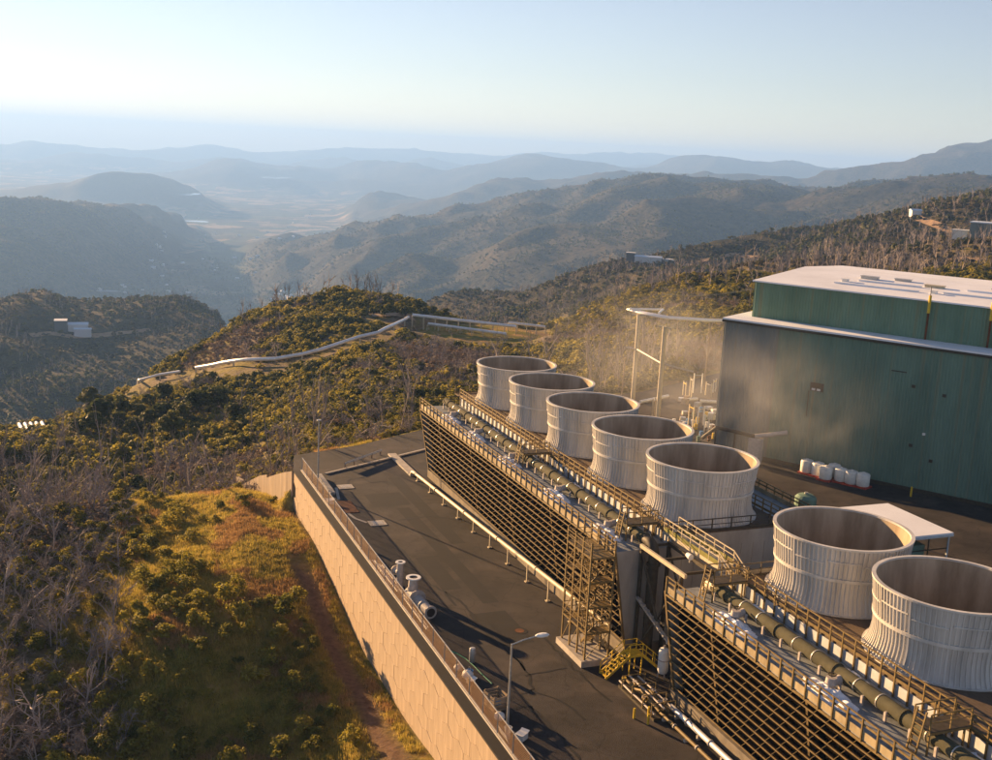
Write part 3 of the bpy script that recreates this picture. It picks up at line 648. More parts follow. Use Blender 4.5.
# header pipes, clamps and valves on the distribution decks
def header(t0, t1, label, valves, saddles=2.1):
    hp = thing('header_pipe', label, 'pipe', TU(0, 0, 0), ROT, 'header pipes on the cooling towers')
    UP = -8.25; ZP = ZB + 0.72; r = 0.47
    m = MB().tube([(t0, UP, ZP), (t1, UP, ZP)], r, 20).mesh('pipe', M['header']); smooth_by_angle(m); link('pipe', m, hp)
    fl = MB().tube([(-.07, UP, ZP), (.07, UP, ZP)], r + 0.08, 20).mesh('flange', M['header'])
    cl_ = MB().tube([(-.04, UP, ZP), (.04, UP, ZP)], r + 0.025, 20).mesh('clamp', M['galv'])
    sd = MB().box(-.09, .09, UP - .62, UP - .5, ZB + .003, ZP - .1).box(-.09, .09, UP + .5, UP + .62, ZB + .003, ZP - .1).bar((0, UP - .6, ZP - .12), (0, UP + .6, ZP - .12), .12).mesh('saddle', M['grey_pipe'])
    t = t0 + 0.8; k = 0
    while t < t1: link('saddle', sd, hp, loc=(t, 0, 0)); link('flange' if k % 3 == 0 else 'clamp', fl if k % 3 == 0 else cl_, hp, loc=(t + 1.05, 0, 0)); t += saddles; k += 1
    vm = MB().tube([(0, UP - .3, ZP - .1), (0, UP - 1.25, ZP - .25)], 0.30, 12).tube([(0, UP - 1.1, ZP - .3), (0, UP - 1.1, ZP + .12)], [.40, .34], 12).mesh('valve', M['grey_pipe']); smooth_by_angle(vm)
    hw = MB().lathe([(0.22, -.03), (0.29, -.03), (0.29, .03), (0.22, .03)], 14, (0, UP - 1.1, ZP + .32), closed=True).bar((0, UP - 1.1, ZP + .1), (0, UP - 1.1, ZP + .33), .05).bar((-.25, UP - 1.1, ZP + .32), (.25, UP - 1.1, ZP + .32), .04).mesh('hand_wheel', M['dark_steel'])
    for v in valves: link('hand_wheel', hw, link('valve', vm, hp, loc=(v, 0, 0)))
    return hp
VA = [3.5, 12, 22.6, 34.6, 45.2]; VB = [65.4, 76.2, 87.4]
header(-2.5, 50.0, 'olive distribution pipe lying along the deck of the far cooling tower', VA)
header(60.9, 92, 'olive distribution pipe lying along the deck of the near cooling tower', VB)
# lumpy white mineral foam by each valve
def foam_mesh(seed, L, Wd):
    rs = random.Random(seed); nx, ny = 30, 14; vs = []; mb = MB()
    for i in range(nx):
        for j in range(ny):
            x = (i / (nx - 1) - .5); y = (j / (ny - 1) - .5); r = math.hypot(x * 2, y * 2)
            nzv = float(perlin(np.array([x * 7 + seed * 3.1]), np.array([y * 5 + seed]))[0]); n2 = float(perlin(np.array([x * 19 + seed]), np.array([y * 11]))[0])
            z = max(-0.06, (0.24 + 0.5 * nzv) * (1 - r ** 2.2) + 0.12 * n2 * (r < 1)) if r < 1.02 else -0.06
            vs.append((x * L + nzv * .3, y * Wd + n2 * .15, z))
    return mb.add(vs, [(i * ny + j, (i + 1) * ny + j, (i + 1) * ny + j + 1, i * ny + j + 1) for i in range(nx - 1) for j in range(ny - 1)]).mesh('foam', M['foam'], True)
fms = [foam_mesh(s, 4.2, 1.9) for s in range(4)]
for k, v in enumerate(VA + VB):
    tw = tA if v < 55 else tB
    for du, sc, dt in ((-9.9, 1.0, 0.6), (-7.0, 0.75, -1.0)):
        o = link('foam', fms[(k + int(du)) % 4], tw, loc=(v + dt, du, ZB + .0), rotz=0.0, kind='stuff'); o.scale = (sc * 1.25, sc, 1.25)

# crossover platforms with gates over the header pipes
def crossover(tc, label):
    cp = thing('crossover_platform', label, 'platform', TU(tc, 0, 0), ROT, 'crossover platforms')
    MB().box(-.7, .7, -9.2, UI - .15, 10.98, 11.06).obj('deck', M['dark_steel'], cp)
    MB().bar((-.65, -9.2, 10.9), (-.65, UI - .15, 10.9), .08, .16).bar((.65, -9.2, 10.9), (.65, UI - .15, 10.9), .08, .16).obj('beam', M['steel'], cp)
    pg = MB()
    for x in (-.65, .65):
        for y in (-9.2, -7.7, UI - .2): pg.box(x - .04, x + .04, y - .04, y + .04, 11.06, 12.1)
        pg.bar((x, -9.2, 12.1), (x, UI - .2, 12.1), .07).bar((x, -9.2, 11.6), (x, UI - .2, 11.6), .05)
    pg.obj('guard_rail', M['steel'], cp)
    ld = MB()
    for x in (-.36, .36): ld.bar((x, -9.75, ZB + .01), (x, -9.3, 12.15), .09)
    for k in range(8): f = k / 7.5; ld.bar((-.36, -9.75 + .45 * f, ZB + .1 + 2.4 * f), (.36, -9.75 + .45 * f, ZB + .1 + 2.4 * f), .06)
    ld.obj('ladder', M['steel'], cp)
    for y in (-9.2, -6.6): 
        for x in (-.65, .65): MB().box(x - .05, x + .05, y - .05, y + .05, ZB + .003, 10.82).obj('leg', M['steel'], cp)
    return cp
crossover(24.6, 'olive steel crossover platform over the pipe on the far cooling tower')
crossover(47.6, 'olive steel crossover ladder by the footbridge, at the end of the far tower')
crossover(61.4, 'olive steel crossover ladder at the start of the near tower')
crossover(83.9, 'golden lit steel crossover platform on the near tower at the bottom right')
# ------------------------------------------------------------------ footbridge between the towers
M['green_panel'] = mat('olive_green_panel', (0.17, 0.16, 0.03), 0.6, var=0.2, scale=2)
M['cream_steel'] = mat('cream_steel', (0.50, 0.43, 0.30), 0.55, var=0.15, scale=3)
fb = thing('footbridge', 'cream railed steel footbridge with steps joining the two cooling towers', 'footbridge', TU(50.5, -5.55, 0), ROT)
MB().box(-0.9, 7.6, -.62, .62, 10.60, 10.68).obj('deck', M['galv'], fb)
for y in (-.66, .66): MB().bar((-0.9, y, 10.55), (7.6, y, 10.55), .09, .30).obj('girder', M['cream_steel'], fb)
for y in (-.70, .70):
    g = MB().bar((-.9, y, 11.85), (7.6, y, 11.85), .07).bar((-.9, y, 11.45), (7.6, y, 11.45), .05).bar((7.6, y, 11.85), (9.6, y, 10.9), .07).bar((7.6, y, 11.45), (9.6, y, 10.5), .05)
    ro = g.obj('handrail', M['cream_steel'], fb)
    pmh = post_mesh('bridge', 1.2, .07, M['cream_steel'])
    for k in range(7): link('post', pmh, ro, loc=(-.9 + k * 1.42, y, 10.68))
    link('post', pmh, ro, loc=(9.55, y, 9.75))
    MB().box(-.85, 7.55, y - .02, y + .02, 10.72, 11.12).obj('side_panel', M['green_panel'], fb)
for k in range(4): MB().box(7.62 + k * .5, 8.12 + k * .5, -.6, .6, 10.40 - .22 * k, 10.46 - .22 * k).obj('step', M['galv'], fb)
for y in (-.64, .64): MB().bar((7.6, y, 10.45), (9.7, y, 9.55), .06, .25).obj('stringer', M['cream_steel'], fb)

fr = thing('pipe_support_frame', 'dark braced steel frame under the footbridge between the cooling towers', 'steel frame', TU(50.8, -8.3, 0), ROT)
for (x, y) in ((0.2, -.8), (0.2, 1.8), (6.6, -.8), (6.6, 1.8)): MB().box(x - .13, x + .13, y - .13, y + .13, 0.0, 9.9).obj('column', M['dark_steel'], fr)
for y in (-.8, 1.8): MB().bar((0, y, 10.05), (7.2, y, 10.05), .22, .32).obj('beam', M['cream_steel' if y < 0 else 'dark_steel'], fr)
for x in (0.2, 3.4, 6.6): MB().bar((x, -.7, 10.02), (x, 1.7, 10.02), .16, .22).obj('cross_beam', M['dark_steel'], fr)
MB().bar((.2, -.8, 9.7), (3.4, -.8, 4.8), .16).bar((3.4, -.8, 4.8), (6.6, -.8, 9.7), .16).bar((.2, -.8, .4), (3.4, -.8, 4.8), .16).bar((.2, 1.8, 9.7), (6.6, 1.8, .4), .14).obj('brace', M['dark_steel'], fr)
MB().bar((.2, -.8, 4.9), (6.6, -.8, 4.9), .14, .2).obj('brace', M['dark_steel'], fr)
tray = MB().bar((0.4, -1.05, 5.6), (7.4, -.9, 3.4), .3, .14)
for k in range(9): tray.cbox((0.9 + k * .72, -1.05, 5.55 - k * .225), .22, .3, .24)
tray.obj('cable_tray', M['galv'], fr)
# riser elbow of the near header
el = thing('riser_pipe', 'thick pale riser pipe bending down at the start of the near tower', 'pipe', TU(60.9, -8.25, 0), ROT)
m = MB().tube([(0.6, 0, 10.27), (-.2, 0, 10.27), (-.75, 0, 10.1), (-1.05, 0, 9.6), (-1.1, 0, 9.0), (-1.1, 0, .8)], [.47] * 6, 16).mesh('pipe', M['cream_steel']); smooth_by_angle(m, 60); link('pipe', m, el)
for z in (9.0, 6.0, 3.0): MB().lathe([(.40, -.08), (.60, -.08), (.60, .08), (.40, .08)], 18, (-1.1, 0, z), closed=True).obj('flange', M['grey_pipe'], el)
el2 = thing('riser_pipe', 'riser pipe standing at the end of the far tower beside the dark frame', 'pipe', TU(50.4, -8.25, 0), ROT)
m = MB().tube([(-.5, 0, 10.27), (.3, 0, 10.27), (.85, 0, 10.1), (1.15, 0, 9.6), (1.2, 0, 9.0), (1.2, 0, .8)], [.46] * 6, 16).mesh('pipe', M['dark_steel']); smooth_by_angle(m, 60); link('pipe', m, el2)
MB().lathe([(.40, -.08), (.60, -.08), (.60, .08), (.40, .08)], 18, (1.2, 0, 8.6), closed=True).obj('flange', M['dark_steel'], el2)
# small lamp on the frame
fl = thing('floodlight', 'small white floodlight on the frame beside the footbridge', 'lamp', TU(55.6, -7.3, 10.16), ROT)
MB().box(-.05, .05, -.05, .05, 0, .5).obj('bracket', M['galv'], fl); MB().tube([(-.25, -.1, .6), (.3, -.1, .55)], [.2, .26], 12).obj('housing', M['white'], fl)

# ------------------------------------------------------------------ stair tower
stw = thing('stair_tower', 'golden lit open steel stair tower at the end of the far cooling tower', 'stair tower', TU(46.9, -14.05, 0), ROT)
MB().box(-.3, 4.8, -.4, 2.6, 0.0, 0.55).obj('footing', M['concrete'], stw)
pst = MB().box(-.07, .07, -.07, .07, 0.55, 10.9).mesh('post', M['steel'])
for x in (0, 1.5, 3.0, 4.5):
    for y in (0, 2.2): link('post', pst, stw, loc=(x, y, 0))
LV = [2.9, 5.2, 7.4, 9.55]
for i, z in enumerate(LV):
    MB().box(-.1, 4.6, -.08, 2.3, z - .06, z).obj('landing', M['steel'], stw) if i == 3 else (MB().box(-.1, 1.2, -.08, 2.3, z - .06, z).box(3.4, 4.6, -.08, 2.3, z - .06, z).obj('landing', M['steel'], stw))
    g = MB()
    for y in (0, 2.2):
        g.bar((0, y, z - .05), (4.5, y, z - .05), .08, .16)
        for dz in (.55, 1.05): g.bar((-.07, y - .08, z + dz), (4.57, y - .08, z + dz), .055)
    for x in (-.05, 4.55):
        g.bar((x, 0, z - .05), (x, 2.2, z - .05), .08, .16)
        for dz in (.55, 1.05): g.bar((x, 0, z + dz), (x, 2.2, z + dz), .055)
    g.obj('guard_rail', M['steel'], stw)
zs = [0.55] + LV
for i in range(4):
    a, b = zs[i], zs[i + 1]; y0 = 0.25 if i % 2 else 1.25; xa, xb = (1.2, 3.4) if i % 2 == 0 else (3.4, 1.2)
    s_ = MB()
    for y in (y0, y0 + .8):
        s_.bar((xa, y, a), (xb, y, b), .05, .2).bar((xa, y, a + .95), (xb, y, b + .95), .045)
    for k in range(10): f = (k + .5) / 10; s_.box(xa + (xb - xa) * f - .12, xa + (xb - xa) * f + .12, y0, y0 + .8, a + (b - a) * f - .02, a + (b - a) * f + .02)
    s_.obj('stair_flight', M['steel'], stw)
    br = MB()
    for y in (-.02, 2.22): br.bar((0, y, a), (1.5, y, b), .055).bar((3.0, y, b), (4.5, y, a), .055).bar((1.5, y, a), (3.0, y, b), .05)
    br.bar((4.52, 0, a), (4.52, 2.2, b), .055).bar((-.02, 0, b), (-.02, 2.2, a), .055)
    br.obj('brace', M['steel'], stw)

# ------------------------------------------------------------------ yellow stile over the pipes
ys = thing('yellow_stairs', 'bright yellow steel stile with handrails stepping over low pipes', 'stairs', TU(53.6, -13.4, 0), ROT)
for x in (-.55, .55):
    MB().bar((x, 0, .05), (x, 2.1, 1.75), .06, .22).bar((x, 2.1, 1.75), (x, 3.3, 1.75), .06, .22).bar((x, 3.3, 1.75), (x, 5.2, .15), .06, .22).obj('stringer', M['yellow'], ys)
    MB().bar((x, 0, 1.05), (x, 2.1, 2.75), .05).bar((x, 2.1, 2.75), (x, 3.3, 2.75), .05).bar((x, 3.3, 2.75), (x, 5.2, 1.15), .05).bar((x, 0, .6), (x, 2.1, 2.3), .04).bar((x, 2.1, 2.3), (x, 3.3, 2.3), .04).bar((x, 3.3, 2.3), (x, 5.2, .7), .04).obj('handrail', M['yellow'], ys)
    for y, z in ((0.02, .05), (1.05, .9), (2.1, 1.75), (3.3, 1.75), (4.3, .95), (5.18, .15)): MB().box(x - .03, x + .03, y - .03, y + .03, z, z + 1.0).obj('post', M['yellow'], ys)
    for y in (2.15, 3.25): MB().box(x - .04, x + .04, y - .04, y + .04, 0, 1.65).obj('leg', M['yellow'], ys)
for k in range(7): f = (k + .5) / 7; MB().box(-.52, .52, 2.1 * f - .13, 2.1 * f + .13, .05 + 1.7 * f - .02, .05 + 1.7 * f + .02).obj('tread', M['yellow'], ys)
for k in range(6): f = (k + .5) / 6; MB().box(-.52, .52, 3.3 + 1.9 * f - .13, 3.3 + 1.9 * f + .13, 1.75 - 1.6 * f - .02, 1.75 - 1.6 * f + .02).obj('tread', M['yellow'], ys)
MB().box(-.52, .52, 2.12, 3.28, 1.72, 1.78).obj('landing', M['yellow'], ys)

# ------------------------------------------------------------------ pump skid and vessels beside the near tower
sk = thing('pump_skid', 'tangle of small pipes and valves on a skid below the near tower', 'pump skid', TU(58.2, -12.0, 0), ROT)
MB().box(-2.6, 3.2, -1.0, 1.2, 0.0, .22).obj('base', M['dark_steel'], sk)
rr = random.Random(3)
for k in range(5):
    y = -.9 + .42 * k; z = .55 + .18 * (k % 3)
    m = MB().tube([(-2.6, y, z), (-.6, y + rr.uniform(-.1, .1), z), (.2, y, z + .3 * (k % 2)), (3.1, y, z)], .075 + .03 * (k % 2), 8).mesh('pipe', M['steel' if k % 2 else 'grey_pipe']); link('pipe', m, sk)
for k in range(9):
    x, y = rr.uniform(-2.3, 2.9), rr.uniform(-.9, 1.0); h = rr.uniform(.5, 1.2)
    v = MB().tube([(x, y, .2), (x, y, h)], .06, 8).tube([(x - .18, y, h - .15), (x + .18, y, h - .15)], .12, 8).obj('valve', M['steel'], sk)
    MB().lathe([(.13, -.02), (.19, -.02), (.19, .02), (.13, .02)], 10, (x, y, h + .05), closed=True).obj('hand_wheel', M['yellow' if k % 3 == 0 else 'grey_pipe'], v)
for x in (-2.0, -.3, 1.4, 2.8): MB().bar((x, -1, .2), (x, -1, 1.25), .06).bar((x, -1, 1.25), (x, 1.1, 1.25), .06).bar((x, 1.1, .2), (x, 1.1, 1.25), .06).obj('pipe_rack', M['steel'], sk)
def vessel(t, u, r, h, label):
    v = thing('pressure_vessel', label, 'tank', TU(t, u, 0), ROT, 'white vessels by the near tower')
    m = MB().lathe([(0, h), (r * .6, h - r * .12), (r * .92, h - r * .35), (r, h - r * .7), (r, .75), (r * .8, .5), (0, .42)], 20).mesh('shell', M['white']); smooth_by_angle(m, 50); link('shell', m, v)
    for a in range(3): MB().bar((r * .8 * math.cos(a * 2.09), r * .8 * math.sin(a * 2.09), 0), (r * .8 * math.cos(a * 2.09), r * .8 * math.sin(a * 2.09), .8), .08).obj('leg', M['grey_pipe'], v)
    MB().lathe([(r - .01, -.05), (r + .03, -.05), (r + .03, .05), (r - .01, .05)], 20, (0, 0, h * .62), closed=True).obj('band', M['grey_pipe'], v)
    MB().tube([(0, 0, h - .02), (0, 0, h + .22)], .09, 8).obj('nozzle', M['grey_pipe'], v)
vessel(55.2, -8.7, .45, 2.7, 'taller white domed vessel in the dark gap behind the yellow stairs')
vessel(57.0, -8.5, .32, 2.2, 'slimmer white vessel next to the taller domed one')
for k, (t, u) in enumerate(((60.5, -14.2), (61.6, -13.6), (60.6, -13.0))):
    tag(MB().tube([(0, 0, 0), (0, 0, .85)], .09, 8).obj('bollard', M['yellow']), 'small yellow guard post in the shade below the near tower', 'bollard', 'guard posts by the pump skid').location = TU(t, u)
# pipes running along the foot of the near tower
for (u, z, r, mm, lb) in ((-11.0, .55, .22, 'silver_pipe', 'bright silver pipe running along the foot of the near tower'), (-12.1, .35, .14, 'steel', 'thin golden pipe beside the silver one at the foot of the near tower')):
    pp = thing('foot_pipe', lb, 'pipe', TU(0, u, 0), ROT)
    m = MB().tube([(60.5, 0, z), (62, 0, z), (92, 0, z)], r, 12).mesh('pipe', M[mm]); smooth_by_angle(m); link('pipe', m, pp)
    sp = MB().box(-.1, .1, -.2, .2, 0, z - r + .02).mesh('support', M['concrete']); fg = MB().tube([(-.06, 0, z), (.06, 0, z)], r + .06, 12).mesh('flange', M['grey_pipe'])
    for k in range(9): link('support', sp, pp, loc=(61.5 + k * 3.2, 0, 0)); link('flange', fg, pp, loc=(63 + k * 3.2, 0, 0))

# ------------------------------------------------------------------ long pipe along the far tower
gp = thing('ground_pipe', 'long sunlit cream pipe on short stands along the foot of the far tower', 'pipe', TU(0, 0, 0), ROT)
pth = [(-4.6, -11.9, .1), (-4.2, -11.9, .55), (-3.6, -11.85, .68), (20, -11.6, 1.55), (44, -11.35, 2.55), (50.4, -11.25, 2.8)]
m = MB().tube(pth, .20, 12).mesh('pipe', M['cream_steel']); smooth_by_angle(m); link('pipe', m, gp)
for k in range(11):
    t = -2.0 + k * 5; u = np.interp(t, [-3.6, 50.4], [-11.85, -11.25]); z = np.interp(t, [-3.6, 20, 44, 50.4], [.68, 1.55, 2.55, 2.8])
    MB().box(t - .06, t + .06, u - .06, u + .06, 0, z - .18).box(t - .2, t + .2, u - .2, u + .2, 0, .08).obj('stand', M['cream_steel'], gp)
    if k % 2: MB().tube([(t + 2, u, z + .08), (t + 2.16, u, z + .087)], .26, 12).obj('flange', M['cream_steel'], gp)
sl = MB().box(0, 10.4, -.55, .55, 0.0, .22); so = sl.obj('concrete_slab', M['concrete']); so.location = TU(-14.6, -11.6); so.rotation_euler = (0, 0, ROT)
tag(so, 'long narrow pale concrete slab where the cream pipe ends', 'slab')

# ------------------------------------------------------------------ things standing in the yard
def light_pole(t, u, h, arm, label):
    lp = thing('light_pole', label, 'light pole', TU(t, u, 0), ROT, 'yard light poles')
    MB().tube([(0, 0, .3), (0, 0, h)], [.11, .075], 10).obj('pole', M['galv'], lp)
    MB().tube([(0, 0, 0), (0, 0, .32)], [.27, .25], 12).obj('footing', M['concrete'], lp)
    if arm:
        MB().tube([(0, 0, h - .05), (.1, .8, h + .25), (.2, 1.9, h + .5)], .05, 8).obj('arm', M['galv'], lp)
        m = MB().lathe([(0, .12), (.25, .1), (.38, 0), (.34, -.07), (0, -.09)], 14).mesh('lamp_head', M['white'])
        o = link('lamp_head', m, lp, loc=(.22, 2.25, h + .52)); o.scale = (.7, 1.5, 1.1)
    else: MB().cbox((0, 0, h + .05), .4, .5, .14).obj('lamp_head', M['galv'], lp)
light_pole(60.4, -24.7, 7.4, True, 'tall street light with a curved arm at the lower middle of the yard')
light_pole(-1.1, -25.0, 8.8, False, 'slim light pole at the far corner of the fence')

tee = thing('flanged_pipe_tee', 'grey flanged pipe standing upright by the fence, smaller of two', 'pipe fitting', TU(31.4, -24.2, 0), ROT); tee.scale = (.82, .82, .85)
M['bore_shade'] = mat('painted_bore_shade', (0.03, 0.02, 0.02), 0.9)  # near-black for flat discs that paint inner shade on closed pipe mouths
def flange(mb, c, r, ax): 
    c = Vector(c); a = Vector(ax).normalized() * .06; mb.tube([c - a, c + a], r, 18); return mb
m = MB().tube([(0, 0, .05), (0, 0, 3.1)], .40, 16).mesh('barrel', M['grey_pipe']); smooth_by_angle(m); link('barrel', m, tee)
MB().lathe([(.30, 0), (.58, 0), (.58, .12), (.30, .12)], 20, (0, 0, 3.1), closed=True).obj('flange', M['white'], tee)
MB().lathe([(0, 0), (.30, 0)], 20, (0, 0, 3.14)).obj('bore_shade_disc', M['bore_shade'], tee)
MB().tube([(0, -.1, 1.9), (-.9, -.3, 1.9)], .42, 14).obj('branch', M['grey_pipe'], tee)
flange(MB(), (-.95, -.31, 1.9), .58, (-.9, -.2, 0)).obj('flange', M['grey_pipe'], tee)
ob = thing('flanged_pipe_assembly', 'large grey pipe assembly with open flanges lying beside the fence', 'pipe fitting', TU(35.0, -24.0, 0), ROT); ob.scale = (.84, .84, .84)
m = MB().tube([(0, 0, 1.0), (0, 0, 2.9)], [.62, .50], 18).mesh('barrel', M['grey_pipe']); smooth_by_angle(m); link('barrel', m, ob)
MB().lathe([(.48, 0), (.84, 0), (.84, .14), (.48, .14)], 22, (0, 0, 2.9), closed=True).obj('flange', M['white'], ob)
MB().lathe([(0, 0), (.48, 0)], 22, (0, 0, 2.96)).obj('bore_shade_disc', M['bore_shade'], ob)
m = MB().tube([(-.7, -.1, 1.0), (.9, .05, .95)], .70, 18).mesh('body', M['grey_pipe']); smooth_by_angle(m); link('body', m, ob)
flange(MB(), (1.3, .1, .92), 1.05, (1, .1, 0)).obj('flange', M['grey_pipe'], ob)
m = MB().tube([(1.3, .1, .92), (2.9, .3, .8), (4.6, .55, .72)], [.58, .56, .58], 18).mesh('branch', M['grey_pipe']); smooth_by_angle(m); link('branch', m, ob)
MB().tube([(2.85, .3, .8), (2.99, .315, .79)], .66, 18).obj('collar', M['galv'], ob)
flange(MB(), (4.7, .56, .72), .74, (1, .14, 0)).obj('flange', M['grey_pipe'], ob)
MB().tube([(4.765, .57, .72), (4.78, .572, .72)], .5, 18).obj('bore_shade_disc', M['bore_shade'], ob)
for k in range(9):
    o = MB().tube([(0, 0, 0), (rnd.uniform(5.5, 10), rnd.uniform(-.1, .1), 0)], rnd.choice((.05, .07, .09)), 8).obj('loose_pipe', M['galv'])
    row = k % 5; o.location = TU(21.5 + rnd.uniform(0, 4) + (9 if k > 5 else 0), -24.85 + .21 * row, .10 + (.17 if k > 4 else 0)); o.rotation_euler = (0, 0, ROT)
    tag(o, 'thin steel pipe in the bundle stacked along the fence', 'pipe', 'loose pipes stacked by the fence')
# slatted bin
sb = thing('slatted_bin', 'slatted wooden bin by the fence near the tall street light', 'bin', TU(55.9, -23.8, 0), ROT + .15)
for x in (-.72, .72):
    for y in (-.55, .55): MB().box(x - .06, x + .06, y - .06, y + .06, 0, 1.3).obj('corner_post', M['wood'], sb)
for z in (.2, .5, .8, 1.1):
    for s in (-1, 1):
        MB().box(-.78, .78, s * .63 - .025, s * .63 + .025, z - .10, z + .10).obj('slat', M['wood'], sb)
        MB().box(s * .80 - .025, s * .80 + .025, -.66, .66, z - .10, z + .10).obj('slat', M['wood'], sb)
MB().box(-.7, .7, -.55, .55, .08, .14).obj('floor', M['wood'], sb)
M['blue'] = mat('blue_plastic', (0.06, 0.22, 0.50), 0.5, var=0.2)
def lumpbag(name, lab, cat, t, u, z, r, m, sx=1.0):
    mb = MB(); prof = [(0, 0), (r * .8, 0), (r, r * .35), (r * .92, r * .9), (r * .5, r * 1.25), (r * .12, r * 1.4), (0, r * 1.42)]
    o = mb.lathe(prof, 14).obj(name, m, smooth=True); o.location = TU(t, u, z); o.scale = (sx, 1, 1); o.rotation_euler = (0, 0, ROT + rnd.uniform(0, 3))
    for v in o.data.vertices: v.co += Vector((rnd.uniform(-1, 1), rnd.uniform(-1, 1), rnd.uniform(-.6, .6))) * r * .08
    return tag(o, lab, cat)
lumpbag('plastic_bag', 'blue plastic bag inside the slatted wooden bin', 'bag', 55.9, -23.8, .145, .42, M['blue'])
lumpbag('white_bag', 'white sack on the ground between the bin and the street light', 'bag', 57.7, -24.2, 0, .42, M['white'])
def bucket(lab, t, u, m, r=.28, h=.42):
    b = thing('bucket', lab, 'bucket', TU(t, u, 0), ROT); MB().lathe([(0, .02), (r * .8, .02), (r, h), (r * 1.08, h), (r * 1.08, h - .05)], 16).obj('body', m, b)
    MB().tube([(-r, 0, h), (-r * .7, 0, h + .2), (0, 0, h + .3), (r * .7, 0, h + .2), (r, 0, h)], .015, 5).obj('handle', M['galv'], b)
bucket('white bucket beside the foot of the tall street light', 59.7, -24.3, M['white'])
bucket('blue bucket by the fence near the grey upright drum', 50.3, -23.9, M['blue'])
def carton(name, lab, t, u, sx, sy, sz, m, rz):
    b = thing(name, lab, 'box', TU(t, u, 0), ROT + rz); MB().box(-sx / 2, sx / 2, -sy / 2, sy / 2, 0, sz).obj('body', m, b)
    for s in (-1, 1): MB().add([(-sx / 2, s * sy / 2, sz), (sx / 2, s * sy / 2, sz), (sx / 2, s * (sy / 2 + .22), sz + .10), (-sx / 2, s * (sy / 2 + .22), sz + .10)], [(0, 1, 2, 3)]).obj('flap', m, b)
carton('white_box', 'small white open box right of the street light foot', 60.8, -23.7, .7, .7, .45, M['white'], .6)
carton('white_box', 'white box lying by the fence short of the blue bucket', 51.7, -24.3, .55, .5, .35, M['white'], .3)
carton('cardboard_box', 'white cardboard box against the far part of the fence', 4.4, -24.8, .9, .6, .5, M['white'], .0)
pot = thing('upright_drum', 'grey upright metal cylinder standing by the green hose', 'drum', TU(48.2, -22.9, 0), ROT)
m = MB().lathe([(0, .02), (.24, .02), (.26, .06), (.26, 1.2), (.22, 1.28), (0, 1.3)], 16).mesh('body', M['galv']); smooth_by_angle(m); link('body', m, pot)
MB().lathe([(.25, -.03), (.29, -.03), (.29, .03), (.25, .03)], 16, (0, 0, .85), closed=True).obj('hoop', M['grey_pipe'], pot)
M['hose'] = mat('green_hose', (0.02, 0.22, 0.13), 0.5)
tag(MB().tube([TU(45.2, -24.3, .03), TU(46.4, -23.6, .03), TU(47.6, -23.2, .03), TU(49, -23.0, .03), TU(50.4, -22.9, .03), TU(52.3, -22.7, .03)], .045, 6).obj('garden_hose', M['hose']), 'green hose lying across the asphalt behind the fence', 'hose')
jk = [('scrap_metal', 'crumpled grey scrap on the ground by the fence', .35, 'galv'), ('scrap_metal', 'pale crumpled scrap heap nearest the blue bucket', .45, 'white'), ('scrap_metal', 'brown lump of scrap just past the white box', .3, 'rust')]
for k, (nm, lb, r_, mm) in enumerate(jk): lumpbag(nm, lb, 'scrap', 49.2 + k * 1.5, -24.5 + .3 * (k % 2), 0, r_, M[mm], 1.3)
# boards and bits on the fence
for t, lab, mm, h, w in ((53.2, 'tan board leaning on the fence near the slatted bin', 'wood', 1.3, .6), (56.5, 'orange brown scrap board leaning on the fence by the bin', 'rust', .9, .5), (60.5, 'pale board lying against the outside of the fence', 'white', .7, 1.6), (19.0, 'grey metal panel leaning on the far part of the fence', 'galv', 1.0, .9)):
    o = MB().add([(-w / 2, 0, 0), (w / 2, 0, 0), (w / 2, .04, 0), (-w / 2, .04, 0), (-w / 2, -.25, h), (w / 2, -.25, h), (w / 2, -.21, h), (-w / 2, -.21, h)], [(0, 1, 5, 4), (2, 3, 7, 6), (4, 5, 6, 7), (1, 2, 6, 5), (3, 0, 4, 7), (3, 2, 1, 0)]).obj('leaning_board', M[mm])
    o.location = TU(t, -24.9, 0.0); o.rotation_euler = (0, 0, ROT); tag(o, lab, 'board')
# inlets, plate, kerb blocks
def drain(t, u, lab):
    d = thing('drain_pad', lab, 'drain', TU(t, u, 0), ROT, 'drain pads in the yard')
    MB().box(-.85, .85, -.95, .95, 0.0, .06).obj('pad', M['concrete'], d)
    for k in range(6): MB().box(-.5, .5, -.55 + k * .2, -.47 + k * .2, .06, .085).obj('grate_bar', M['galv'], d)
drain(-1.5, -21.4, 'square pale concrete drain pad farthest from the viewer'); drain(12.6, -21.2, 'square pale concrete drain pad nearer the viewer')
strip(tup((4, -24.4), (10.5, -23.2), (12.1, -22.3)), .35, .012).obj('gutter', M['concrete'], yard); strip(tup((-1.5, -22.6), (3.2, -23.4)), .35, .012).obj('gutter', M['concrete'], yard)
o = MB().box(-2.2, 2.2, -.9, .9, .0, .05).box(-2.2, 2.2, -.92, -.86, .05, .12).obj('rusty_plate', M['rust']); o.location = TU(6.2, -23.1); o.rotation_euler = (0, 0, ROT)
tag(o, 'rust brown steel plate lying on the asphalt by the fence', 'plate')
def bench(lab, p, q, h):
    b = thing('concrete_beam', lab, 'beam', p, math.atan2(q.y - p.y, q.x - p.x)); L = (q - p).length
    MB().box(0, L, -.3, .3, h - .25, h).obj('beam', M['concrete'], b)
    for x in (.4, L / 2, L - .4): MB().box(x - .15, x + .15, -.25, .25, 0, h - .25).obj('block', M['concrete'], b)
bench('pale concrete beam on blocks beside the slim light pole', TU(-6.2, -23.7), TU(1.8, -23.8), .5)
